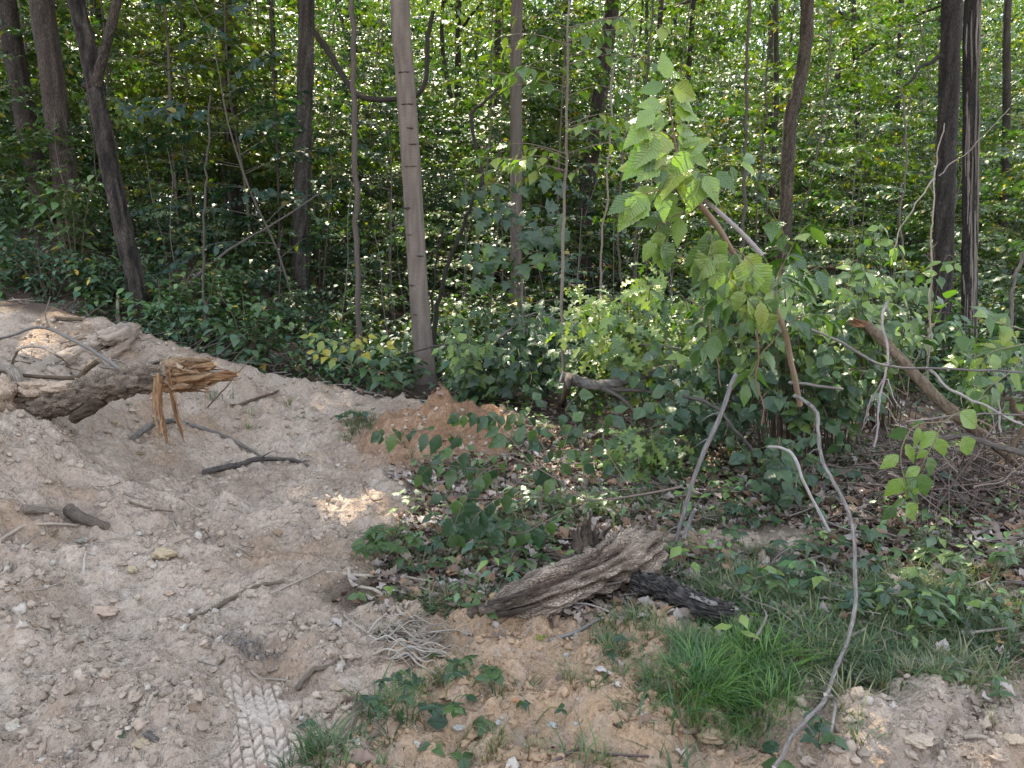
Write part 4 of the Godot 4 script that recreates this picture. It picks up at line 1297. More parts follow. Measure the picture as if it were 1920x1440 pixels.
	for p in [[1915, 872, 4.25], [1860, 830, 4.25], [1800, 785, 4.25], [1740, 728, 4.38], [1690, 675, 4.5], [1640, 622, 4.6], [1622, 609, 4.62]]:
		ctrl.append(at(p[0], p[1], p[2]) - o.position)
	pts = bend(ctrl, 8)
	mb = MB.new()
	tube(mb, pts, taper(pts.size(), 0.034, 0.03), 16, Color(0.46, 0.34, 0.225), 0.22, 1.2, 3.4, Color(0.25, 0.175, 0.12))
	part(o, "branch_body", mb.commit(), M.wood_rotten)
	for k in 14:
		var q := pts[-1] + any_dir() * 0.02
		mb = MB.new()
		tube(mb, bend([q + Vector3(0.04, -0.03, 0), q, q + Vector3(rng.randf_range(-0.11, -0.04), rng.randf_range(0.0, 0.035), rng.randfn() * 0.015)], 3), taper(7, 0.012, 0.002), 5, Color(0.36, 0.19, 0.10) * rng.randf_range(0.7, 1.3))
		part(o, "splinter", mb.commit(), M.wood_raw)
	for r in [["thin dark branch running level across the slanting broken branch", [[1500, 610, 4.3], [1580, 645, 4.2], [1640, 680, 4.1], [1700, 686, 4.0], [1800, 692, 3.9], [1935, 699, 3.8]], 0.008, 0.005, Color(0.20, 0.17, 0.16)],
		["pale thin branch sloping down to the right edge below the level one", [[1735, 690, 4.0], [1795, 738, 3.9], [1860, 766, 3.8], [1935, 800, 3.7]], 0.008, 0.006, Color(0.38, 0.33, 0.29)],
		["dark level twig under the slanting broken branch", [[1700, 790, 3.7], [1780, 778, 3.7], [1850, 778, 3.65], [1935, 780, 3.6]], 0.005, 0.004, Color(0.25, 0.2, 0.18)],
		["grey branch lying along the top of the brush heap at right", [[1720, 830, 3.9], [1810, 822, 3.8], [1870, 838, 3.7], [1935, 858, 3.6]], 0.014, 0.016, Color(0.24, 0.2, 0.17)],
		["thin upright pale stem at the right edge of the brush", [[1868, 678, 4.2], [1870, 740, 4.2], [1874, 812, 4.15]], 0.006, 0.005, Color(0.45, 0.4, 0.36)],
		["reddish broken stub at the right edge of the brush", [[1885, 748, 3.9], [1905, 775, 3.9], [1935, 790, 3.85]], 0.012, 0.022, Color(0.24, 0.16, 0.11)],
		["brown stem curving down into the brush at the right edge", [[1930, 790, 3.9], [1905, 830, 3.9], [1890, 860, 3.9]], 0.016, 0.012, Color(0.28, 0.2, 0.13)],
		["pale knotty vine hanging straight down in front of the broken branch", [[1666, 565, 4.3], [1655, 597, 4.25], [1660, 640, 4.2], [1658, 700, 4.1], [1648, 780, 4.0], [1640, 838, 3.95]], 0.008, 0.005, Color(0.36, 0.30, 0.28)],
		["fine drooping root left of the pale knotty vine", [[1658, 705, 4.1], [1640, 740, 4.05], [1622, 792, 4.0]], 0.003, 0.002, Color(0.33, 0.25, 0.24)],
		["fine drooping root fanned out beside the knotty vine's foot", [[1658, 708, 4.1], [1634, 752, 4.05], [1612, 806, 4.0]], 0.003, 0.002, Color(0.33, 0.25, 0.24)],
		["fine root curving right from the knotty vine", [[1660, 712, 4.1], [1672, 745, 4.05], [1690, 765, 4.0]], 0.004, 0.002, Color(0.40, 0.34, 0.32)],
		["thin red-brown stem hanging below the arching sapling", [[1424, 520, 3.25], [1417, 600, 3.22], [1420, 690, 3.2], [1429, 797, 3.2]], 0.004, 0.003, Color(0.26, 0.14, 0.10)],
		["thin arched stem in the shrub left of the red-brown one", [[1290, 560, 4.4], [1325, 590, 4.4], [1338, 650, 4.4], [1350, 730, 4.4]], 0.005, 0.004, Color(0.22, 0.15, 0.11)],
		["grey broken branch level in the shade of the shrub", [[1480, 716, 4.6], [1520, 722, 4.5], [1580, 730, 4.5]], 0.010, 0.008, Color(0.24, 0.21, 0.19)],
		["thin black branch crossing low behind the straight leaning stick", [[1280, 742, 4.6], [1340, 765, 4.5], [1370, 790, 4.4], [1410, 845, 4.3]], 0.012, 0.008, Color(0.17, 0.145, 0.125)],
		["thin bare twig rising left of the two dark trunks", [[1738, 720, 5.4], [1742, 600, 5.45], [1745, 480, 5.5], [1750, 390, 5.5], [1752, 320, 5.6], [1770, 230, 5.6]], 0.008, 0.004, Color(0.38, 0.31, 0.25)],
		["bare twig forking down left from the rising one", [[1750, 335, 5.5], [1720, 380, 5.4], [1690, 430, 5.4], [1668, 480, 5.3]], 0.006, 0.003, Color(0.36, 0.3, 0.24)],
		["bare twig slanting up across the two dark trunks", [[1760, 330, 5.6], [1790, 300, 5.6], [1830, 270, 5.6], [1890, 200, 5.6]], 0.005, 0.003, Color(0.3, 0.25, 0.2)],
		["crooked grey stem standing at the right edge", [[1893, 640, 6.0], [1898, 580, 6.0], [1905, 520, 6.0], [1925, 465, 6.0]], 0.018, 0.012, Color(0.3, 0.26, 0.22)],
		["dead grey branch propped against the wood behind the clay mound", [[872, 702], [900, 670, 7.6], [950, 640, 7.9], [1030, 595, 8.3]], 0.045, 0.022, Color(0.25, 0.22, 0.19)],
		["second thinner branch arching over the propped dead one", [[890, 690], [930, 645, 7.6], [970, 605, 7.8], [1020, 585, 8.0]], 0.018, 0.008, Color(0.33, 0.28, 0.24)],
		["long thin branch lying in front of the pale trunk's base", [[690, 700], [760, 665, 8.3], [830, 645, 8.2], [900, 640, 8.1]], 0.014, 0.007, Color(0.2, 0.165, 0.14)],
		["arching dark twig over the fallen grey limb", [[1140, 690, 6.0], [1175, 655, 5.9], [1220, 643, 5.8], [1290, 655, 5.7]], 0.009, 0.006, Color(0.2, 0.17, 0.15)]]:
		stick("brush_branch", r[0], "branch", r[1], r[2], r[3], M.twig if r[2] < 0.012 else M.wood_dead, r[4], "bare branches in the brush", 0.03, 0.35, 8, 9)
	# fallen limb in the middle
	o = thing("fallen_limb", "fallen grey limb with a stubby broken foot, lying behind the hanging leaves", "branch", on(1055, 752))
	mb = MB.new()
	ctrl = []
	for p in [[1052, 706, 6.0], [1085, 715, 6.0], [1120, 722, 5.95], [1160, 716, 5.9], [1200, 704, 5.85], [1260, 690, 5.8]]:
		ctrl.append(at(p[0], p[1], p[2]) - o.position)
	pts = bend(ctrl, 7)
	tube(mb, pts, taper(pts.size(), 0.048, 0.036), 14, Color(0.33, 0.30, 0.27), 0.2, 2.0, 3.0, Color(0.17, 0.145, 0.125))
	part(o, "limb_body", mb.commit(), M.wood_dead)
	mb = MB.new()
	pts = bend([at(1068, 706, 5.95) - o.position, at(1062, 730, 5.95) - o.position, on(1055, 755, -0.03) - o.position], 4)
	tube(mb, pts, taper(pts.size(), 0.034, 0.028), 10, Color(0.17, 0.135, 0.11), 0.2)
	part(o, "broken_foot", mb.commit(), M.wood_dead)
	for s in [[[1130, 728, 5.9], [1165, 745, 5.8], [1195, 775, 5.7]], [[1140, 730, 5.9], [1210, 733, 5.8], [1300, 748, 5.7]]]:
		mb = MB.new()
		ctrl = []
		for p in s:
			ctrl.append(at(p[0], p[1], p[2]) - o.position)
		pts = bend(ctrl, 5, 0.01)
		tube(mb, pts, taper(pts.size(), 0.022, 0.010), 8, Color(0.22, 0.185, 0.16), 0.1)
		part(o, "side_branch", mb.commit(), M.wood_dead)

func build_stones() -> void:
	var rows := [[308, 1043, 0.105, 0.5, Color(0.48, 0.38, 0.26), "largest tan stone on the bare soil at left"], [250, 1076, 0.05, 0.7, Color(0.44, 0.36, 0.25), "knobbly yellowish stone below the largest tan stone"], [228, 1064, 0.055, 0.5, Color(0.42, 0.34, 0.27), "flat brown stone left of the knobbly yellowish one"], [100, 1066, 0.035, 0.7, Color(0.46, 0.42, 0.37), "small grey stone at the left on the soil"], [145, 1093, 0.05, 0.6, Color(0.32, 0.28, 0.23), "dark dirty stone below the curled white rootlet"], [195, 1152, 0.12, 0.35, Color(0.50, 0.38, 0.30), "flat pinkish slab of hard soil at left"], [318, 1118, 0.05, 0.5, Color(0.5, 0.37, 0.29), "pink stone on the soil above the pale brown stick"], [520, 1002, 0.05, 0.8, Color(0.34, 0.25, 0.18), "dark brown stone on the edge of the sun patch"], [155, 1022, 0.06, 0.4, Color(0.28, 0.26, 0.23), "dark flat stone beside the wood piece"], [262, 1008, 0.04, 0.4, Color(0.46, 0.43, 0.39), "light flat stone right of the wood piece"], [28, 1376, 0.055, 0.7, Color(0.52, 0.47, 0.40), "whitish stone near the bottom left corner"], [268, 1402, 0.055, 0.6, Color(0.40, 0.32, 0.23), "brown lump of clay near the bottom left"], [1035, 1374, 0.032, 0.8, Color(0.47, 0.46, 0.44), "grey white stone on the dark clay at the bottom"], [862, 1372, 0.045, 0.3, Color(0.52, 0.50, 0.46), "white flat stone beside a green leaf at the bottom"], [935, 1368, 0.022, 0.8, Color(0.46, 0.46, 0.45), "small bluish pebble right of the white flat stone"], [1062, 1232, 0.022, 0.8, Color(0.47, 0.48, 0.48), "left one of two blue grey pebbles on the orange clay"], [1078, 1226, 0.016, 0.8, Color(0.47, 0.48, 0.48), "right one of two blue grey pebbles on the orange clay"], [1078, 1200, 0.026, 0.7, Color(0.44, 0.42, 0.38), "grey stone in front of the rotten log"], [985, 1412, 0.02, 0.7, Color(0.45, 0.44, 0.42), "grey pebble at the bottom among dry leaves"], [1080, 1362, 0.018, 0.8, Color(0.46, 0.46, 0.46), "tiny blue pebble right of the grey white stone"], [775, 1166, 0.05, 0.7, Color(0.45, 0.36, 0.29), "rounded stone above the root tangle"], [965, 1325, 0.04, 0.5, Color(0.47, 0.27, 0.16), "orange lump of clay in the middle bottom"], [630, 1298, 0.06, 0.7, Color(0.42, 0.33, 0.25), "beige clod beside the thick bottom stick"], [64, 1182, 0.03, 0.8, Color(0.40, 0.30, 0.22), "round brown clod near the left edge"], [620, 1350, 0.05, 0.6, Color(0.42, 0.34, 0.27), "beige lump just left of the thick bottom stick"], [1330, 1390, 0.09, 0.5, Color(0.44, 0.33, 0.23), "tan lump of soil in front of the bright grass tuft"], [870, 790, 0.10, 0.5, Color(0.48, 0.36, 0.25), "pale lump on top of the brown clay mound"], [790, 805, 0.08, 0.5, Color(0.46, 0.36, 0.26), "pale lump on the left flank of the clay mound"], [1895, 1392, 0.07, 0.4, Color(0.47, 0.38, 0.29), "pale flat lump near the bottom right corner"], [1720, 1395, 0.08, 0.35, Color(0.50, 0.41, 0.32), "pale dried slab of soil at lower right"], [265, 858, 0.05, 0.6, Color(0.34, 0.27, 0.2), "dark stone in the hollow under the snapped trunk"], [212, 798, 0.06, 0.6, Color(0.36, 0.28, 0.2), "brown stone under the snapped trunk's stub"]]
	for k in rows.size():
		var r: Array = rows[k]
		var p := on(r[0], r[1])
		single("stone", r[5], "stone", template_mesh(rock(100 + k, 14, 18, r[3], 0.5), Color(r[4].r * 0.88, r[4].g * 0.85, r[4].b * 0.8)), M.stone, Transform3D(Basis(Vector3.UP, rng.randf() * TAU).scaled(Vector3(r[2], r[2], r[2] * rng.randf_range(0.6, 0.9))), p + Vector3(0, r[2] * r[3] * 0.1, 0)), "stones and lumps on the soil")
	# crumbs of soil
	for s in 3:
		var where := []
		var tint := []
		while where.size() < 5200:
			var d := 1.5 + 5.5 * pow(rng.randf(), 1.5)
			var x := rng.randf_range(-0.75, 0.75) * d
			var so := soil_share(x, -d)
			if so < 0.35 or rng.randf() > smoothstep(-0.45, 0.35, n_mid.get_noise_2d(x * 5.0 + 40.0, -d * 5.0)) + 0.08:
				continue
			var on_track := Geometry2D.get_closest_point_to_segment(Vector2(x, -d), Vector2(track[0].x, track[0].z), Vector2(track[1].x, track[1].z))
			if on_track.distance_to(Vector2(x, -d)) < 0.12 and rng.randf() < 0.93:
				continue
			var size := 0.006 + 0.040 * pow(rng.randf(), 6.0)
			where.append(Transform3D(Basis(any_dir(), rng.randf() * TAU).scaled(Vector3.ONE * size), put_on(x, -d, size * 0.05)))
			var c := Color(0.39, 0.305, 0.234) * rng.randf_range(0.72, 1.12)
			if x > -0.5 and x < 0.9 and d < 3.3:
				c = Color(0.38, 0.255, 0.16) * rng.randf_range(0.75, 1.15)
			if rng.randf() < 0.06:
				c = Color(0.44, 0.38, 0.32)
			tint.append(c)
		scatter("gravel", ["crumbs of loose soil strewn over the bare ground", "small clods and grit on the bare ground", "loose gravel and soil grains on the bare ground"][s], "gravel", template_mesh(rock(200 + s, 7, 9, 0.7, 0.85)), M.clod, where, tint)

func build_litter() -> void:
	var browns := [Color(0.15, 0.105, 0.08), Color(0.19, 0.148, 0.12), Color(0.23, 0.185, 0.16), Color(0.10, 0.072, 0.056), Color(0.19, 0.12, 0.075), Color(0.27, 0.23, 0.205)]
	for s in 3:
		var where := []
		var tint := []
		while where.size() < 5600:
			var d := 1.7 + 12.0 * pow(rng.randf(), 1.35)
			var x := rng.randf_range(-0.78, 0.78) * d
			if where.size() % 2 == 0:
				d = rng.randf_range(2.9, 6.4)
				x = rng.randf_range(-0.2, 0.75) * d
			var so := soil_share(x, -d)
			if so > 0.5 and rng.randf() > 0.03:
				continue
			if x < -0.9 and d < 7.6:
				continue
			where.append(facing(put_on(x, -d, rng.randf_range(0.004, 0.022)), Vector3(rng.randfn(), rng.randfn() * 0.22, rng.randfn()), (Vector3.UP + any_dir() * 0.5).normalized(), rng.randf_range(0.045, 0.10)))
			tint.append(browns[rng.randi() % 6] * rng.randf_range(0.8, 1.45))
		for k in 26:
			# caught on top of the rotten log and heaped under it
			var uu := rng.randf_range(1130, 1245)
			var p := lying(uu, lerpf(1062.0, 1010.0, (uu - 1130.0) / 115.0), 52) + Vector3(0, rng.randf_range(0.08, 0.12), rng.randf_range(-0.07, 0.05)) if k < 13 else on(rng.randf_range(980, 1220), rng.randf_range(1120, 1185), 0.012)
			where.append(facing(p, Vector3(rng.randfn(), rng.randfn() * 0.2, rng.randfn()), (Vector3.UP + any_dir() * 0.5).normalized(), rng.randf_range(0.04, 0.08)))
			tint.append(browns[rng.randi() % 6])
		scatter("leaf_litter", ["dry lobed brown leaves littering the woodland floor", "curled dry brown leaves littering the woodland floor", "crumpled dead leaves on the shaded ground"][s], "litter", M["mesh_" + ["dry_a", "dry_b", "dry_c"][s]], M.dry, where, tint)
	# fallen twigs in the litter
	var tw := MB.new()
	tube(tw, bend([Vector3(-0.5, 0, 0), Vector3(-0.1, 0.02, 0.05), Vector3(0.2, 0, -0.02), Vector3(0.5, 0.02, 0.04)], 3), taper(10, 0.011, 0.005), 5, Color.WHITE)
	var where := []
	var tint := []
	while where.size() < 1300:
		var d := rng.randf_range(2.6, 12.0)
		var x := rng.randf_range(-0.75, 0.78) * d
		if soil_share(x, -d) > 0.4 or (x < 0.0 and d < 6.0):
			continue
		where.append(Transform3D(Basis(Vector3.UP, rng.randf() * TAU).rotated(Vector3(1, 0, 0), rng.randfn() * 0.12).rotated(Vector3(0, 0, 1), rng.randfn() * 0.12).scaled(Vector3.ONE * rng.randf_range(0.15, 0.6)), put_on(x, -d, rng.randf_range(0.005, 0.05))))
		tint.append(Color(0.21, 0.175, 0.15) * rng.randf_range(0.6, 1.6))
	scatter("twig_litter", "small fallen twigs among the dead leaves", "litter", tw.commit(), M.twig, where, tint)
	# ground cover of small plants among the litter
	for s in 2:
		var sd := MB.new()
		for k in 7:
			var a := k * 2.4
			var q := Vector3(cos(a) * 0.03 * (k % 3), 0.03 + 0.018 * k, sin(a) * 0.03 * (k % 3))
			sd.add([LEAF.ovate_c, LEAF.lance][s], facing(q, Vector3(cos(a), -0.2 + rng.randfn() * 0.2, sin(a)), (Vector3.UP + any_dir() * 0.35).normalized(), rng.randf_range(0.05, 0.08)), Color.WHITE)
		where = []
		tint = []
		while where.size() < 190:
			var d := rng.randf_range(2.7, 7.4)
			var x := rng.randf_range(-0.25, 0.75) * d
			if on_char(x, d) or soil_share(x, -d) > 0.5 or n_big.get_noise_2d(x * 9.0 + s * 30.0, d * 9.0) < -0.05:
				continue
			where.append(Transform3D(Basis(Vector3.UP, rng.randf() * TAU).scaled(Vector3.ONE * rng.randf_range(0.5, 1.3)), put_on(x, -d)))
			tint.append(green([0, 2, 1, 5][rng.randi() % 4]) * 1.1)
		scatter("ground_cover", ["small oval-leaved weeds spread over the litter", "small narrow-leaved weeds spread over the litter"][s], "weeds", sd.commit(), M.leaves, where, tint)
	# single leaves lying free on the soil
	var rows := [[1010, 1215, "oak", "leaf_e", "large green and brown lobed leaf in front of the rotten log", 0.10], [1085, 1418, "dry_a", "dry", "curled grey dry leaf at the bottom on the clay", 0.09], [1195, 1385, "dry_b", "dry", "dry brown leaf at the edge of the grass tuft's foot", 0.08], [595, 1375, "lance", "leaf_c", "single green leaf right of the tyre print", 0.08], [375, 1343, "dry_b", "dry", "folded pale leaf left of the tyre print", 0.05], [840, 1368, "round_", "leaf_c", "blue green leaf beside the white flat stone", 0.075], [1868, 1215, "dry_c", "dry_orange", "orange and white dead leaf at the right edge", 0.10], [1330, 1068, "dry_a", "dry", "upright dry lobed leaf right of the rotten log", 0.10], [880, 1345, "dry_b", "dry", "small dead leaf above the bottom stones", 0.05], [1845, 1290, "dry_c", "dry", "pale dead leaf on the tan soil at right", 0.07], [235, 1425, "lance", "leaf_c", "pale green leaf at the bottom left edge", 0.07], [1395, 1137, "round_", "leaf_f", "small yellow leaf at the tip of the charred branch", 0.03], [1430, 1412, "ovate", "leaf_c", "large teal leaf lying at the bottom right of the tuft", 0.09]]
	for r in rows:
		var m: Material = M.dry
		if r[3].begins_with("leaf"):
			m = M[r[3]]
		var mesh: ArrayMesh = M["mesh_" + r[2]]
		if r[3] == "dry":
			mesh = template_mesh(LEAF[r[2]], Color(0.17, 0.12, 0.085))
		elif r[3] == "dry_orange":
			mesh = template_mesh(LEAF[r[2]], Color(0.5, 0.27, 0.13))
		single("fallen_leaf", r[4], "leaf", mesh, m, facing(on(r[0], r[1], 0.02), Vector3(rng.randfn(), 0.15, rng.randfn()), (Vector3.UP + Vector3(0, 0, 0.5)).normalized(), r[5]), "single leaves lying on the soil")

func blade_tuft(count: int, tall: float, wide: float, thin: float, splay: float) -> ArrayMesh:
	var mb := MB.new()
	for k in count:
		var a := rng.randf() * TAU
		var r := wide * sqrt(rng.randf())
		var base := Vector3(cos(a) * r, -0.01, sin(a) * r)
		var out := Vector3(cos(a), 0, sin(a)).rotated(Vector3.UP, rng.randfn() * 0.7)
		var h := tall * rng.randf_range(0.45, 1.15)
		var s := splay * rng.randf_range(0.4, 1.5)
		var side := out.cross(Vector3.UP)
		var first := mb.v.size()
		var shade := Color.WHITE * rng.randf_range(0.75, 1.25)
		for q in 5:
			var f := q / 4.0
			var p := base + Vector3.UP * h * (f - 0.42 * s * f * f) + out * h * s * f * f
			var w := thin * (1.0 - f * f * 0.95)
			var nn := (out.cross(side).normalized() * 0.3 + Vector3.UP * 0.5 - out * 0.6).normalized()
			for e in [-1.0, 1.0]:
				mb.v.append(p + side * w * e)
				mb.n.append(nn)
				mb.t.append(Vector2(e, f))
				mb.c.append(shade)
		for q in 4:
			var b := first + q * 2
			mb.i.append_array(PackedInt32Array([b, b + 1, b + 2, b + 1, b + 3, b + 2]))
		mb.smooth(first, mb.i.size() - 24)
	return mb.commit()

# whether a spot lies right in front of the log or the charred branch, where nothing tall grows
func on_char(x: float, d: float) -> bool:
	var a := Geometry2D.get_closest_point_to_segment(Vector2(x, d), Vector2(0.50, 3.2), Vector2(0.88, 2.9))
	var b := Geometry2D.get_closest_point_to_segment(Vector2(x, d), Vector2(0.0, 3.05), Vector2(0.62, 3.2))
	return a.distance_to(Vector2(x, d)) < 0.17 or b.distance_to(Vector2(x, d)) < 0.2

func build_grass() -> void:
	var tufts := [blade_tuft(22, 0.10, 0.04, 0.0022, 0.7), blade_tuft(16, 0.13, 0.06, 0.003, 0.9), blade_tuft(12, 0.07, 0.05, 0.004, 1.1)]
	for s in 3:
		var where := []
		var tint := []
		var want: int = [1250, 900, 750][s]
		var tries := 0
		while where.size() < want and tries < 60000:
			tries += 1
			var d := rng.randf_range(1.9, 6.5)
			var x := rng.randf_range(-0.62, 0.75) * d
			var dens := 0.0
			dens = maxf(dens, 1.1 - Vector2((x - 1.15) / 0.95, (d - 2.95) / 0.6).length())
			dens = maxf(dens, 0.9 - Vector2((x - 0.75) / 0.45, (d - 2.5) / 0.35).length())
			dens = maxf(dens, 0.9 - Vector2((x - 1.9) / 0.6, (d - 3.1) / 0.5).length())
			dens = maxf(dens, 0.7 - Vector2((x + 0.1) / 0.55, (d - 4.0) / 0.6).length())
			dens = maxf(dens, 0.55 - Vector2((x + 0.3) / 0.5, (d - 3.3) / 0.3).length())
			dens = maxf(dens, 0.6 - Vector2((x + 0.42) / 0.3, (d - 2.35) / 0.4).length())
			dens = maxf(dens, 0.6 - Vector2((x - 0.6) / 0.9, (d - 4.5) / 0.6).length())
			dens = maxf(dens, 0.55 - Vector2((x + 1.25) / 0.35, (d - 6.0) / 0.4).length())
			dens += n_mid.get_noise_2d(x * 8.0, d * 8.0) * 0.35 - 0.04
			if x < -0.7 and d < 5.5:
				continue
			var cb := on_char(x, d)
			if cb or rng.randf() > dens * 1.6 or soil_share(x, -d) > 0.95 and rng.randf() < 0.7:
				continue
			where.append(Transform3D(Basis(Vector3.UP, rng.randf() * TAU).scaled(Vector3.ONE * rng.randf_range(0.5, 1.2)), put_on(x, -d)))
			tint.append([Color(0.062, 0.105, 0.052), Color(0.092, 0.14, 0.055), Color(0.20, 0.185, 0.10)][rng.randi() % 3] * rng.randf_range(0.8, 1.25))
		scatter("grass", ["fine green grass growing through the litter", "loose grass blades around the log", "short broad grass and weeds on the shaded soil"][s], "grass", tufts[s], M.grass, where, tint)
	# the bright tuft in front
	var o := thing("grass_tuft", "bright green dense grass tuft at the lower right", "grass", on(1370, 1290))
	var big := [blade_tuft(60, 0.20, 0.10, 0.0028, 0.9), blade_tuft(60, 0.17, 0.12, 0.0026, 1.1)]
	for k in 60:
		var p := on(1368 + rng.randfn() * 48, 1285 + rng.randfn() * 36)
		var mi := part(o, "blades", big[k % 2], M["grass_bright" if k % 3 else "grass_deep"], Transform3D(Basis(Vector3.UP, rng.randf() * TAU).scaled(Vector3.ONE * rng.randf_range(0.55, 1.0)), p - o.position))
		mi.set_meta("kind", "stuff")

func low_plant(label: String, group: String, p: Vector3, stems: int, tall: float, size: float, shapes: Array, mats: Array, leaflets := 3, spread_ := 0.12) -> void:
	var o := thing("leafy_plant", label, "plant", p, group)
	for k in stems:
		var a := rng.randf() * TAU
		var top := Vector3(cos(a) * spread_ * rng.randf_range(0.3, 1.3), tall * rng.randf_range(0.5, 1.2), sin(a) * spread_ * rng.randf_range(0.3, 1.3))
		var pts := bend([Vector3(cos(a), 0, sin(a)) * 0.01 - Vector3(0, 0.02, 0), top * 0.55 + Vector3(0, 0.02, 0), top], 3)
		var mb := MB.new()
		tube(mb, pts, taper(pts.size(), 0.0024, 0.0012), 5, Color(0.16, 0.19, 0.07))
		part(o, "stem", mb.commit(), M.twig)
		for q in leaflets:
			var b := a + (q - (leaflets - 1) * 0.5) * (2.2 if leaflets < 4 else 1.1) + rng.randfn() * 0.2
			put_leaf(o, top, Vector3(cos(b), -0.15 + rng.randfn() * 0.25, sin(b)), (Vector3.UP + any_dir() * 0.3 + Vector3(0, 0, 0.25)).normalized(), size * rng.randf_range(0.75, 1.2), shapes, mats)

func rel(b: Vector3, list: Array) -> Array:
	var out := []
	for p in list:
		out.append(at(p[0], p[1], p[2]) - b)
	return out

func build_leafy() -> void:
	var shape := ["ovate", "ovate_b", "ovate_c"]
	# arching broken sapling with large leaves
	var o := thing("arching_sapling", "arching broken sapling with large pale green leaves hanging high at right", "sapling", at(1470, 640, 3.45))
	var b: Vector3 = o.position
	var mb := MB.new()
	var pts := bend(rel(b, [[1500, 760, 3.6], [1468, 615, 3.4], [1436, 552, 3.3], [1385, 492, 3.2], [1345, 425, 3.12], [1300, 372, 3.06], [1284, 348, 3.04]]), 7, 0.01)
	tube(mb, pts, taper(pts.size(), 0.013, 0.012), 10, Color(0.27, 0.19, 0.13), 0.15)
	part(o, "main_stem", mb.commit(), M.twig)
	mb = MB.new()
	pts = bend(rel(b, [[1286, 350, 3.0], [1330, 382, 2.98], [1390, 436, 2.96], [1430, 478, 2.95]]), 8, 0.006)
	tube(mb, pts, taper(pts.size(), 0.0085, 0.0095), 10, Color(0.30, 0.26, 0.25), 0.15)
	part(o, "broken_stick", mb.commit(), M.twig)
	leafy_twig(o, rel(b, [[1284, 350, 3.04], [1270, 300, 3.02], [1262, 240, 3.0], [1256, 190, 3.0], [1252, 150, 3.0]]), 0.005, 0.13, shape, ["leaf_d", "leaf_e", "leaf_d", "leaf_b"], 0.018, 0.55, Color(0.26, 0.17, 0.11), 0.05, Vector3(0.1, 0.5, 0.8), "top_shoot")
	leafy_twig(o, rel(b, [[1290, 360, 3.04], [1260, 355, 2.98], [1225, 360, 2.92], [1190, 365, 2.9]]), 0.003, 0.15, shape, ["leaf_d", "leaf_b", "leaf_a"], 0.035, 0.7, Color(0.26, 0.17, 0.11), 0.2, Vector3(0, 0.6, 0.8))
	leafy_twig(o, rel(b, [[1300, 372, 3.05], [1325, 330, 3.0], [1355, 308, 3.0], [1390, 305, 3.0]]), 0.003, 0.12, ["lance", "ovate_c"], ["leaf_d", "leaf_b"], 0.035, 0.9, Color(0.26, 0.17, 0.11), 0.2, Vector3(0, 0.6, 0.8))
	for q in [[1268, 290, 1225, 275], [1264, 260, 1215, 240], [1275, 330, 1235, 310], [1280, 340, 1300, 280], [1270, 310, 1320, 330], [1258, 220, 1225, 205]]:
		leafy_twig(o, rel(b, [[q[0], q[1], 3.0], [(q[0] + q[2]) * 0.5, (q[1] + q[3]) * 0.5 - 6, 2.94], [q[2], q[3], 2.9]]), 0.0025, 0.14, shape, ["leaf_d", "leaf_b", "leaf_d", "leaf_e"], 0.035, 0.8, Color(0.26, 0.17, 0.11), 0.3, Vector3(0.1, 0.5, 0.8))
	for k in 6:
		var f := 0.15 * k
		var p := Vector2(1310, 385).lerp(Vector2(1440, 555), f)
		leafy_twig(o, rel(b, [[p.x, p.y, 3.1 + f * 0.2], [p.x + rng.randfn() * 30 - 6, p.y + 35, 3.05], [p.x + rng.randfn() * 60 - 10, p.y + 75, 3.05]]), 0.0028, 0.13, ["lance", "ovate_c", "ovate_b"], ["leaf_d", "leaf_e", "leaf_b", "leaf_d"], 0.032, 1.2, Color(0.26, 0.17, 0.11), 0.15, Vector3(0, 0.4, 0.9))
	for r in [[[1440, 556, 3.3], [1480, 470, 3.35], [1505, 430, 3.35], [1520, 420, 3.4]], [[1450, 575, 3.35], [1470, 450, 3.4], [1450, 400, 3.4], [1442, 372, 3.4]], [[1440, 560, 3.3], [1500, 520, 3.3], [1540, 500, 3.3], [1560, 530, 3.3]], [[1466, 610, 3.4], [1520, 590, 3.4], [1560, 600, 3.4]], [[1440, 556, 3.3], [1400, 600, 3.3], [1350, 620, 3.3], [1320, 650, 3.3]], [[1450, 580, 3.35], [1400, 560, 3.4], [1340, 560, 3.45]], [[1468, 620, 3.4], [1430, 660, 3.35], [1400, 720, 3.3]]]:
		leafy_twig(o, rel(b, r), 0.003, 0.125, ["lance", "ovate_c", "ovate"], ["leaf_a", "leaf_b", "leaf_b", "leaf_d"], 0.032, 0.7, Color(0.24, 0.17, 0.11), 0.25)
	# drooping leafy twig over the middle of the clearing
	o = thing("drooping_branch", "leafy branch with drooping dark oval leaves hanging over the middle of the soil", "branch", at(1280, 912, 3.75))
	b = o.position
	leafy_twig(o, rel(b, [[1280, 912, 3.78], [1190, 930, 3.7], [1100, 936, 3.62], [1045, 900, 3.56], [990, 870, 3.5], [920, 848, 3.45], [850, 845, 3.4]]), 0.006, 0.10, shape, ["leaf_c", "leaf_a", "leaf_b"], 0.06, 0.9, Color(0.21, 0.16, 0.13), 0.45, Vector3(0, 0.8, 0.6), "main_stem")
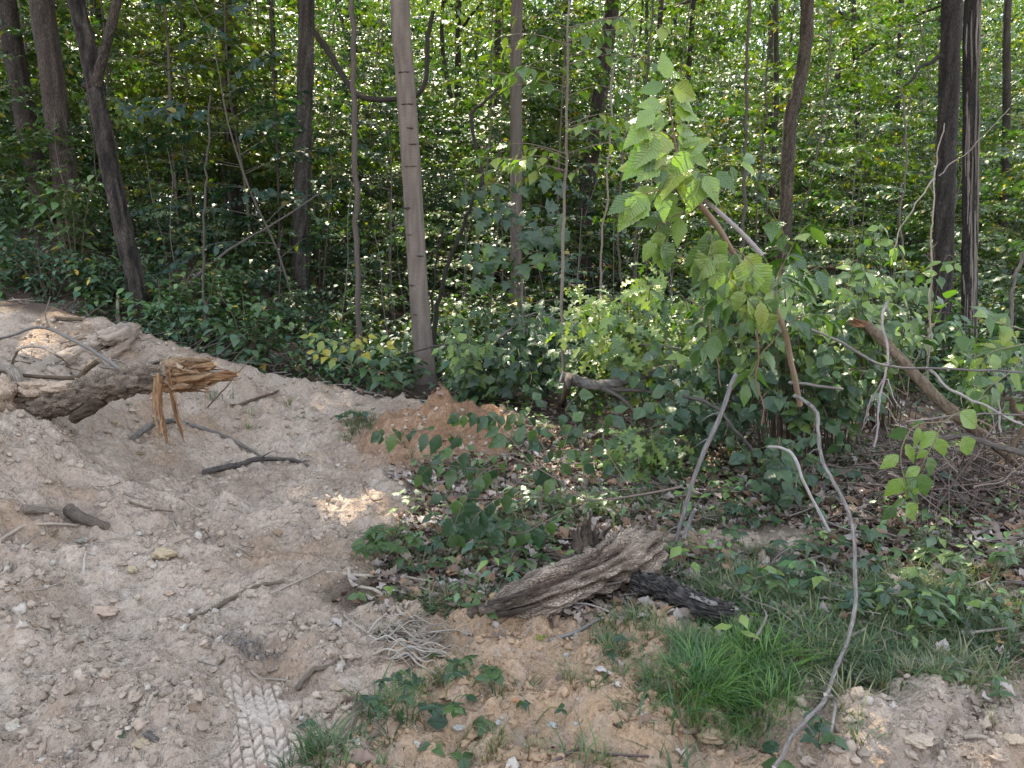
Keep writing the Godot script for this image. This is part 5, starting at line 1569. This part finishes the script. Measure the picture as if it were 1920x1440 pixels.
	for r in [[[1000, 875, 3.5], [940, 930, 3.42], [880, 935, 3.4], [830, 930, 3.4]], [[960, 860, 3.48], [900, 890, 3.42], [860, 960, 3.38], [850, 1000, 3.36]], [[920, 848, 3.45], [870, 820, 3.42], [800, 808, 3.4], [715, 812, 3.4]], [[1040, 897, 3.56], [1000, 800, 3.6], [960, 770, 3.62], [930, 780, 3.6]], [[1040, 897, 3.56], [1060, 830, 3.6], [1075, 790, 3.62]], [[1100, 936, 3.62], [1080, 800, 3.7], [1060, 770, 3.7], [1085, 740, 3.7]], [[1100, 936, 3.6], [1020, 980, 3.5], [970, 1000, 3.45], [930, 985, 3.42]], [[940, 930, 3.42], [900, 960, 3.38], [880, 990, 3.38]], [[1000, 875, 3.5], [930, 790, 3.5], [900, 770, 3.5], [860, 775, 3.5]], [[1100, 936, 3.6], [1010, 860, 3.7], [985, 800, 3.75], [1000, 750, 3.8]], [[1000, 875, 3.5], [900, 880, 3.5], [820, 870, 3.45], [790, 890, 3.45]], [[1190, 930, 3.7], [1140, 850, 3.9], [1130, 800, 4.0], [1150, 770, 4.0]]]:
		leafy_twig(o, rel(b, r), 0.003, 0.10, shape, ["leaf_c", "leaf_a", "leaf_a", "leaf_b", "leaf_c"], 0.04, 1.1, Color(0.21, 0.14, 0.11), 0.25, Vector3(0, 0.5, 0.9))
	# leafy twig low at right with two round glowing leaves
	o = thing("low_twig", "low twig with pale serrated leaves and two round glowing ones at right", "twig", at(1760, 860, 3.0))
	b = o.position
	leafy_twig(o, rel(b, [[1860, 800, 3.1], [1800, 775, 3.05], [1770, 790, 3.0], [1715, 800, 3.0], [1690, 850, 2.98], [1700, 930, 2.95], [1680, 950, 2.95]]), 0.004, 0.10, ["ovate", "ovate_c", "lance"], ["leaf_b", "leaf_d", "leaf_a"], 0.042, 0.6, Color(0.25, 0.2, 0.12), 0.45, Vector3(0, 0.5, 0.85), "main_stem")
	leafy_twig(o, rel(b, [[1770, 790, 3.0], [1740, 850, 2.95], [1715, 905, 2.95]]), 0.003, 0.10, ["ovate", "ovate_c"], ["leaf_d", "leaf_b"], 0.04, 0.5, Color(0.25, 0.2, 0.12), 0.1, Vector3(0, 0.5, 0.85))
	for q in [[1800, 772, 0.105, -0.4], [1806, 818, 0.095, -1.0]]:
		put_leaf(o, at(q[0], q[1], 2.95) - b, Vector3(0.5, q[3], 0.1), Vector3(0, 0.4, 0.9), q[2], ["round_"], ["leaf_d"])
	# pale clump of leaves at the right edge
	o = thing("edge_sapling", "sapling with yellow-green leaves reaching in at the right edge", "sapling", at(1930, 640, 4.2))
	b = o.position
	for r in [[[1940, 640, 4.2], [1900, 650, 4.1], [1860, 660, 4.0], [1830, 690, 4.0]], [[1940, 620, 4.2], [1890, 610, 4.1], [1850, 590, 4.0]], [[1940, 650, 4.2], [1890, 700, 4.1], [1850, 730, 4.0], [1840, 750, 4.0]]]:
		leafy_twig(o, rel(b, r), 0.004, 0.11, ["ovate", "lance"], ["leaf_d", "leaf_e", "leaf_b"], 0.05, 0.4, Color(0.28, 0.22, 0.15), 0.15, Vector3(0, 0.6, 0.7))
	# seedling with whitish leaves left of the dark pair
	o = thing("young_sapling", "small sapling with shiny pale leaves in front of the dark trunks", "sapling", on(1700, 760))
	b = o.position
	for r in [[[1700, 750, 4.9], [1710, 660, 4.9], [1720, 640, 4.85], [1735, 636, 4.8]], [[1700, 740, 4.9], [1680, 690, 4.9], [1640, 655, 4.85]], [[1705, 700, 4.9], [1760, 590, 4.9], [1775, 560, 4.85]], [[1700, 740, 4.9], [1630, 700, 4.9], [1580, 690, 4.85]], [[1700, 700, 4.9], [1660, 620, 4.9], [1600, 560, 4.9], [1560, 545, 4.9]]]:
		leafy_twig(o, rel(b, r), 0.004, 0.12, ["ovate", "round_"], ["leaf_b", "leaf_a", "leaf_c"], 0.075, 0.35, Color(0.24, 0.19, 0.13), 0.3)
	# tall spray tree in the middle, sunlit from behind
	o = thing("spray_tree", "slender pale-stemmed young tree with sunlit yellow-green sprays above the middle", "tree", on(1056, 690))
	b = o.position
	var dd := 6.3
	o.position = put_on(at(1056, 700, dd).x, -dd)
	b = o.position
	mb = MB.new()
	pts = bend(rel(b, [[1056, 700, dd], [1054, 520, dd], [1060, 340, dd], [1064, 200, dd], [1066, 60, dd], [1070, -120, dd]]), 7, 0.02)
	tube(mb, pts, taper(pts.size(), 0.015, 0.008), 10, Color(0.27, 0.22, 0.18), 0.1)
	part(o, "trunk", mb.commit(), M.bark_smooth)
	for k in 26:
		var v0 := rng.randf_range(10, 330)
		var s := -1.0 if k % 2 == 0 else 1.0
		var l := rng.randf_range(70, 185)
		var dz := rng.randf_range(-0.9, 0.5)
		leafy_twig(o, rel(b, [[1064, v0 + 20, dd], [1064 + s * l * 0.5, v0, dd + dz * 0.5], [1064 + s * l, v0 + rng.randf_range(-10, 26), dd + dz]]), 0.005, 0.125, ["ovate", "ovate_c", "lance"], ["leaf_d", "leaf_e", "leaf_b", "leaf_b"], 0.072, 0.45, Color(0.2, 0.16, 0.12), 0.12)
	# broad-leaved sapling climbing the grey trunk
	o = thing("maple_sapling", "sapling with broad dark lobed leaves in front of the smooth grey trunk", "sapling", on(985, 640))
	b = o.position
	dd = 9.6
	for k in 12:
		var v0 := rng.randf_range(300, 520)
		var s := -1.0 if k % 2 == 0 else 1.0
		leafy_twig(o, rel(b, [[968, v0 + 30, dd], [968 + s * 35, v0, dd - 0.2], [968 + s * rng.randf_range(50, 90), v0 + 20, dd - 0.3]]), 0.006, 0.21, ["maple"], ["leaf_c", "leaf_c", "leaf_a"], 0.11, 0.8, Color(0.15, 0.12, 0.09), 0.1, Vector3(0, 0.6, 0.8))
	mb = MB.new()
	pts = bend(rel(b, [[985, 690, dd], [980, 560, dd], [970, 420, dd], [966, 300, dd]]), 5, 0.02)
	tube(mb, pts, taper(pts.size(), 0.02, 0.008), 8, Color(0.2, 0.16, 0.13))
	part(o, "trunk", mb.commit(), M.twig)
	# yellow-leaved sapling
	o = thing("yellow_sapling", "little sapling with yellow leaves left of the pale trunk's foot", "sapling", on(660, 690))
	b = o.position
	dd = 7.7
	o.position = put_on(at(660, 690, dd).x, -dd)
	b = o.position
	for r in [[[660, 690, dd], [650, 650, dd], [620, 640, dd - 0.1], [580, 630, dd - 0.2]], [[660, 690, dd], [680, 660, dd], [725, 650, dd]], [[660, 690, dd], [655, 640, dd], [690, 630, dd]], [[660, 690, dd], [620, 670, dd - 0.2], [590, 660, dd - 0.2]]]:
		leafy_twig(o, rel(b, r), 0.004, 0.12, ["ovate", "ovate_c"], ["leaf_f", "leaf_f", "leaf_e"], 0.055, 0.4, Color(0.2, 0.16, 0.1), 0.3, Vector3(0, 0.7, 0.6))
	# the leafy heap of the felled oak top
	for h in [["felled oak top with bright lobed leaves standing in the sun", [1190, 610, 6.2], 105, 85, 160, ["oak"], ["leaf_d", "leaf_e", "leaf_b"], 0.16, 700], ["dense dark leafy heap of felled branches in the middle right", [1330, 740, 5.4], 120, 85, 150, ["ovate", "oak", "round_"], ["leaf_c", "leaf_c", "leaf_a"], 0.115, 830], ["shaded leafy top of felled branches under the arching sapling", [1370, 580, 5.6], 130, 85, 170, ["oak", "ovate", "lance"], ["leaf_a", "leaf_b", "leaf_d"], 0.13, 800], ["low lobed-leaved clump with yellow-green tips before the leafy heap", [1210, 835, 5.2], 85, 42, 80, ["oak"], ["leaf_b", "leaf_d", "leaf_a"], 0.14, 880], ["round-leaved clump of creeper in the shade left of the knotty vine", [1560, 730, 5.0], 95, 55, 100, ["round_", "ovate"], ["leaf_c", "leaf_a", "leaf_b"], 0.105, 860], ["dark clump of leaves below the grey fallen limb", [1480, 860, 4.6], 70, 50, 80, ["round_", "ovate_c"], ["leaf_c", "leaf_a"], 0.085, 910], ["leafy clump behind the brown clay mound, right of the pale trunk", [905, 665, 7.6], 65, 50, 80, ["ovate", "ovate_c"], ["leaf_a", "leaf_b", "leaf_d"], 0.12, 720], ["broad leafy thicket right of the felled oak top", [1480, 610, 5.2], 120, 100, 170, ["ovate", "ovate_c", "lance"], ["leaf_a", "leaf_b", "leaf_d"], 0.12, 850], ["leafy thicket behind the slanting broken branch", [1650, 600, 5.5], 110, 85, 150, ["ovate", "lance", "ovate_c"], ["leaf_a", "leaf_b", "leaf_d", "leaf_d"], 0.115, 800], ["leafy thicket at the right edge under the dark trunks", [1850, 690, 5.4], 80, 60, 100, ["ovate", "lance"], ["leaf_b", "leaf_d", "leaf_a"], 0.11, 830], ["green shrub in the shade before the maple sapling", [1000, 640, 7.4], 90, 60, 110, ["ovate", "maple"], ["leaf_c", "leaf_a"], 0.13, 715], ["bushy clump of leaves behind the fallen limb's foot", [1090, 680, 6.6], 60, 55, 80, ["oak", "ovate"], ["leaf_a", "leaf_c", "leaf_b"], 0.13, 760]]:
		var c: Array = h[1]
		o = thing("leafy_heap", h[0], "shrub", on(c[0], h[8]), "leafy heaps of felled branches")
		b = o.position
		var n: int = h[4]
		var twigs := int(n / 3.0)
		for k in twigs:
			var u: float = c[0] + rng.randfn() * h[2] * 0.55
			var v: float = c[1] + rng.randfn() * h[3] * 0.6
			var d: float = c[2] + rng.randfn() * 0.28
			var u0: float = lerpf(c[0], u, 0.45)
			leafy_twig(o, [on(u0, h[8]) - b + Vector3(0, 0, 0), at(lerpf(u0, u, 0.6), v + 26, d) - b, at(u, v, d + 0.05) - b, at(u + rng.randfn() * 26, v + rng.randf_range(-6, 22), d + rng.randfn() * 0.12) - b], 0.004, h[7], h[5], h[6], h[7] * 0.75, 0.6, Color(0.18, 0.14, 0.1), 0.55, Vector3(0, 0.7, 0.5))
	# creepers and brambles on the ground
	var trio := ["ovate", "ovate_c"]
	for q in [[690, 1045, "dark creeper leaves at the edge of the bare soil", 9, 0.10, 0.075, 5], [740, 1050, "five-fingered creeper right of the soil edge", 8, 0.12, 0.07, 5], [830, 1030, "trio-leaved creeper between the soil and the log", 8, 0.12, 0.075, 5], [790, 1075, "green creeper above the pale bare stick", 6, 0.09, 0.06, 3], [950, 1050, "blue-green five-leaved creeper left of the log", 7, 0.16, 0.075, 5], [1000, 1085, "creeper leaves behind the log's tapering tip", 6, 0.10, 0.07, 5], [900, 1000, "pale creeper under the drooping branch", 7, 0.14, 0.07, 3], [1020, 960, "whitish-leaved creeper behind the rotten log", 7, 0.16, 0.08, 5], [1090, 980, "creeper behind the log's jagged shards", 6, 0.14, 0.075, 3], [720, 1130, "pale yellow-green seedling beside the S-shaped root", 2, 0.09, 0.06, 3], [930, 1165, "flat grey-green leaves at the tip of the rotten log", 6, 0.05, 0.06, 3], [1545, 1165, "bramble with rounded leaves crossing the hanging branch", 7, 0.13, 0.07, 3], [1560, 1070, "bramble behind the hanging branch in the litter", 8, 0.15, 0.08, 5], [1500, 1085, "bramble leaves left of the hanging branch", 6, 0.13, 0.075, 3], [1715, 1085, "broad flat bramble leaves right of the hanging branch", 7, 0.12, 0.085, 5], [1660, 1070, "upright pale leaf cluster beside the broad bramble", 4, 0.14, 0.085, 3], [1690, 1190, "weedy plant with narrow leaves in the grass at right", 7, 0.16, 0.07, 5], [1790, 1170, "bright narrow-leaved weed at the right edge of the grass", 6, 0.15, 0.07, 5], [1850, 1110, "sunlit weed near the right edge", 6, 0.16, 0.07, 5], [1460, 1130, "weed between the charred branch and the hanging branch", 6, 0.12, 0.065, 3], [1400, 1040, "weed in the litter behind the charred branch", 6, 0.12, 0.065, 3], [800, 1290, "low weed under the root tangle", 8, 0.08, 0.05, 3], [730, 1345, "weed beside the thick bottom stick", 8, 0.08, 0.045, 5], [830, 1355, "dark narrow-leaved weed on the clay edge", 6, 0.07, 0.05, 5], [850, 1408, "pale green strawberry-like plant at the bottom", 3, 0.06, 0.065, 3], [1000, 1352, "tiny seedling on the clay", 2, 0.05, 0.04, 3], [1130, 1225, "small pale seedling near the blue pebbles", 3, 0.04, 0.045, 3], [900, 1260, "flat little leaf rosette on the clay", 4, 0.03, 0.04, 3], [880, 1290, "spiky rosette at the clay's left edge", 4, 0.04, 0.05, 5], [1530, 1390, "leafy weed at the foot of the hanging branch", 4, 0.06, 0.06, 3], [1820, 1300, "low rosette on the tan soil at right", 5, 0.05, 0.055, 5], [1460, 1425, "long upright leaf at the bottom edge by the branch tip", 1, 0.10, 0.10, 3], [1180, 890, "weed on the litter behind the log", 6, 0.16, 0.08, 3], [1240, 900, "dull green weed left of the straight leaning stick", 6, 0.15, 0.08, 5], [1120, 860, "thin plant with flat leaves before the clay mound", 5, 0.2, 0.09, 3], [1350, 920, "grassy weed between the two leaning sticks", 7, 0.14, 0.07, 3], [1420, 990, "weed below the bent stick", 6, 0.12, 0.07, 3], [770, 730, "leafy clump at the crest left of the clay mound", 10, 0.28, 0.12, 5], [735, 745, "second leafy clump left of the clay mound", 8, 0.2, 0.10, 5], [660, 800, "sparse grass-like plant on the heap's right flank", 8, 0.1, 0.07, 3], [1870, 1200, "weed by the orange dead leaf at the right edge", 5, 0.12, 0.06, 3], [1770, 1010, "seedling on the dark litter at right", 4, 0.14, 0.06, 3]]:
		low_plant(q[2], "creepers and weeds around the log", on(q[0], q[1]), q[3], q[4], q[5], trio if q[6] != 5 else ["lance", "ovate_c"], [["leaf_c", "leaf_a"], ["leaf_a", "leaf_b"], ["leaf_c", "leaf_c", "leaf_b"]][rng.randi() % 3] if q[1] != 1130 and q[1] != 1170 else ["leaf_d", "leaf_b"], q[6], 0.07 + q[4] * 0.6)
	# shrubs along the edge of the wood
	var kinds := []
	for k in 5:
		kinds.append(shrub_meshes([0.8, 0.55, 1.0, 0.7, 0.45][k], [0.5, 0.45, 0.6, 0.55, 0.4][k], [12, 11, 15, 13, 10][k], [0.10, 0.085, 0.12, 0.095, 0.08][k], [0, 2, 5, 2, 0][k], LEAF.mid, 30))
	var count := 0
	while count < 52:
		var d := rng.randf_range(7.9, 13.0)
		var x := rng.randf_range(-0.75, 0.75) * d
		if soil_share(x, -d) > 0.2 or (x < -0.5 and d < 8.4) or absf(x + 1.1) < 0.35 and d < 9.2:
			continue
		count += 1
		var k := rng.randi() % 5
		o = thing("shrub", "%s shrub in the shade, %s" % [["knee-high leafy", "low dense", "waist-high broad-leaved", "loose leafy", "ankle-high leafy"][k], zone(put_on(x, -d))], "shrub", put_on(x, -d), "low shrubs at the edge of the wood")
		o.rotation.y = rng.randf() * TAU
		o.scale = Vector3.ONE * rng.randf_range(0.7, 1.25)
		part(o, "stems", kinds[k][0], M.twig)
		part(o, "foliage", kinds[k][1], M.leaves)
	# brush heap of twigs and roots at right
	o = thing("brush_heap", "dark heap of uprooted twigs, roots and dead leaves at the right", "brush", on(1820, 960))
	b = o.position
	for k in 230:
		var u := rng.randf_range(1640, 1925)
		var v := rng.randf_range(830, 965)
		var p := on(u, v)
		var up := rng.randf_range(0.02, 0.30)
		var d2 := Vector3(rng.randfn() * 0.22, up, rng.randfn() * 0.15)
		mb = MB.new()
		pts = bend([p - b, p - b + d2 * 0.5 + any_dir() * 0.05, p - b + d2 + Vector3(0, -0.05, 0) + any_dir() * 0.06], 4, 0.02)
		tube(mb, pts, taper(pts.size(), rng.randf_range(0.002, 0.008), 0.0015), 5, [Color(0.15, 0.115, 0.095), Color(0.24, 0.19, 0.165), Color(0.10, 0.08, 0.065)][k % 3])
		part(o, "twig", mb.commit(), M.twig)
	for k in 150:
		var q := Vector3(rng.randf_range(1690, 1925), rng.randf_range(810, 960), rng.randf_range(3.85, 4.5))
		var p := at(q.x, q.y, q.z) - b
		var d3 := Vector3(rng.randfn() * 0.25, rng.randfn() * 0.13, rng.randfn() * 0.2)
		mb = MB.new()
		pts = bend([p - d3, p + any_dir() * 0.05, p + d3 + any_dir() * 0.05], 5, 0.03)
		tube(mb, pts, taper(pts.size(), rng.randf_range(0.002, 0.007), 0.0015), 5, [Color(0.13, 0.10, 0.085), Color(0.26, 0.205, 0.175), Color(0.08, 0.063, 0.053), Color(0.2, 0.14, 0.11)][k % 4])
		part(o, "twig", mb.commit(), M.twig)
	for k in 90:
		var p := at(rng.randf_range(1700, 1925), rng.randf_range(860, 965), rng.randf_range(4.1, 4.5))
		part(o, "dead_leaf", M["dead_mesh_%d" % (k % 3)], M.dry, facing(p - b, Vector3(rng.randfn(), rng.randfn() * 0.4, rng.randfn()), (Vector3(0, 0.6, 0.8) + any_dir() * 0.8).normalized(), rng.randf_range(0.035, 0.075)))

func _ready() -> void:
	rng.seed = 20240917
	n_big.noise_type = FastNoiseLite.TYPE_SIMPLEX_SMOOTH
	n_big.frequency = 0.12
	n_big.seed = 3
	n_mid.noise_type = FastNoiseLite.TYPE_SIMPLEX_SMOOTH
	n_mid.frequency = 0.35
	n_mid.fractal_octaves = 4
	n_mid.seed = 11
	n_fine.noise_type = FastNoiseLite.TYPE_SIMPLEX_SMOOTH
	n_fine.frequency = 0.5
	n_fine.fractal_octaves = 3
	n_fine.seed = 7
	n_cell.noise_type = FastNoiseLite.TYPE_CELLULAR
	n_cell.cellular_return_type = FastNoiseLite.RETURN_DISTANCE
	n_cell.frequency = 0.3
	n_cell.seed = 5
	# camera, sky, sun, exposure
	var cam := Camera3D.new()
	cam.name = "camera"
	cam.position = Vector3(0, EYE, 0)
	cam.rotation_degrees = Vector3(-PITCH, 0, 0)
	cam.fov = 55.0
	cam.near = 0.05
	cam.far = 400.0
	cam.current = true
	add_child(cam)
	var sky_mat := ProceduralSkyMaterial.new()
	sky_mat.sky_top_color = Color(0.76, 0.82, 0.91)
	sky_mat.sky_horizon_color = Color(0.95, 0.955, 0.96)
	sky_mat.sky_curve = 0.22
	sky_mat.sky_energy_multiplier = 1.0
	sky_mat.ground_bottom_color = Color(0.25, 0.22, 0.18)
	sky_mat.ground_horizon_color = Color(0.6, 0.6, 0.58)
	var sky := Sky.new()
	sky.sky_material = sky_mat
	var env := Environment.new()
	env.background_mode = Environment.BG_SKY
	env.sky = sky
	env.background_energy_multiplier = 1.0
	env.tonemap_mode = Environment.TONE_MAPPER_LINEAR
	env.tonemap_exposure = 4.1
	env.ssao_enabled = true
	env.ssil_enabled = true
	env.sdfgi_enabled = true
	var we := WorldEnvironment.new()
	we.name = "world_environment"
	we.environment = env
	add_child(we)
	var sun := DirectionalLight3D.new()
	sun.name = "sun"
	sun.light_energy = 1.6
	sun.light_color = Color(1.0, 0.95, 0.86)
	sun.light_angular_distance = 0.5
	sun.shadow_enabled = true
	add_child(sun)
	sun.look_at_from_position(sun_to * 50.0, Vector3.ZERO, Vector3.UP)
	for q in [[1150, 960, 4.1, 0.3, 0.2], [1040, 900, 4.7, 0.35, 0.25], [1760, 1010, 4.0, 0.25, 0.2], [1600, 1240, 2.7, 0.14, 0.1], [1290, 640, 5.8, 0.5, 0.4], [1480, 560, 5.2, 0.5, 0.4], [1690, 600, 5.4, 0.5, 0.4], [1860, 640, 4.6, 0.4, 0.3], [1180, 590, 6.2, 0.6, 0.5], [560, 800, 5.6, 0.28, 0.2], [150, 1010, 3.9, 0.2, 0.14], [1450, 1000, 3.9, 0.2, 0.15], [880, 920, 4.4, 0.3, 0.2], [1340, 830, 4.9, 0.4, 0.3], [1230, 300, 3.0, 0.3, 0.3], [1350, 400, 3.1, 0.3, 0.3], [90, 640, 6.2, 0.4, 0.25], [1890, 1380, 2.3, 0.16, 0.12], [420, 990, 4.1, 0.16, 0.12]]:
		var p := at(q[0], q[1], q[2])
		sun_gaps.append([p.x, p.y, p.z, q[3], q[4]])
	var t := Time.get_ticks_msec()
	build_materials()
	build_templates()
	print("materials ", Time.get_ticks_msec() - t)
	build_ground()
	print("ground ", Time.get_ticks_msec() - t)
	build_trees()
	print("trees ", Time.get_ticks_msec() - t)
	build_understory()
	print("understory ", Time.get_ticks_msec() - t)
	build_thin_stems()
	build_snapped_trunk()
	build_rotten_log()
	build_sticks()
	build_stones()
	build_litter()
	build_grass()
	print("clearing ", Time.get_ticks_msec() - t)
	build_leafy()
	print("leafy ", Time.get_ticks_msec() - t)
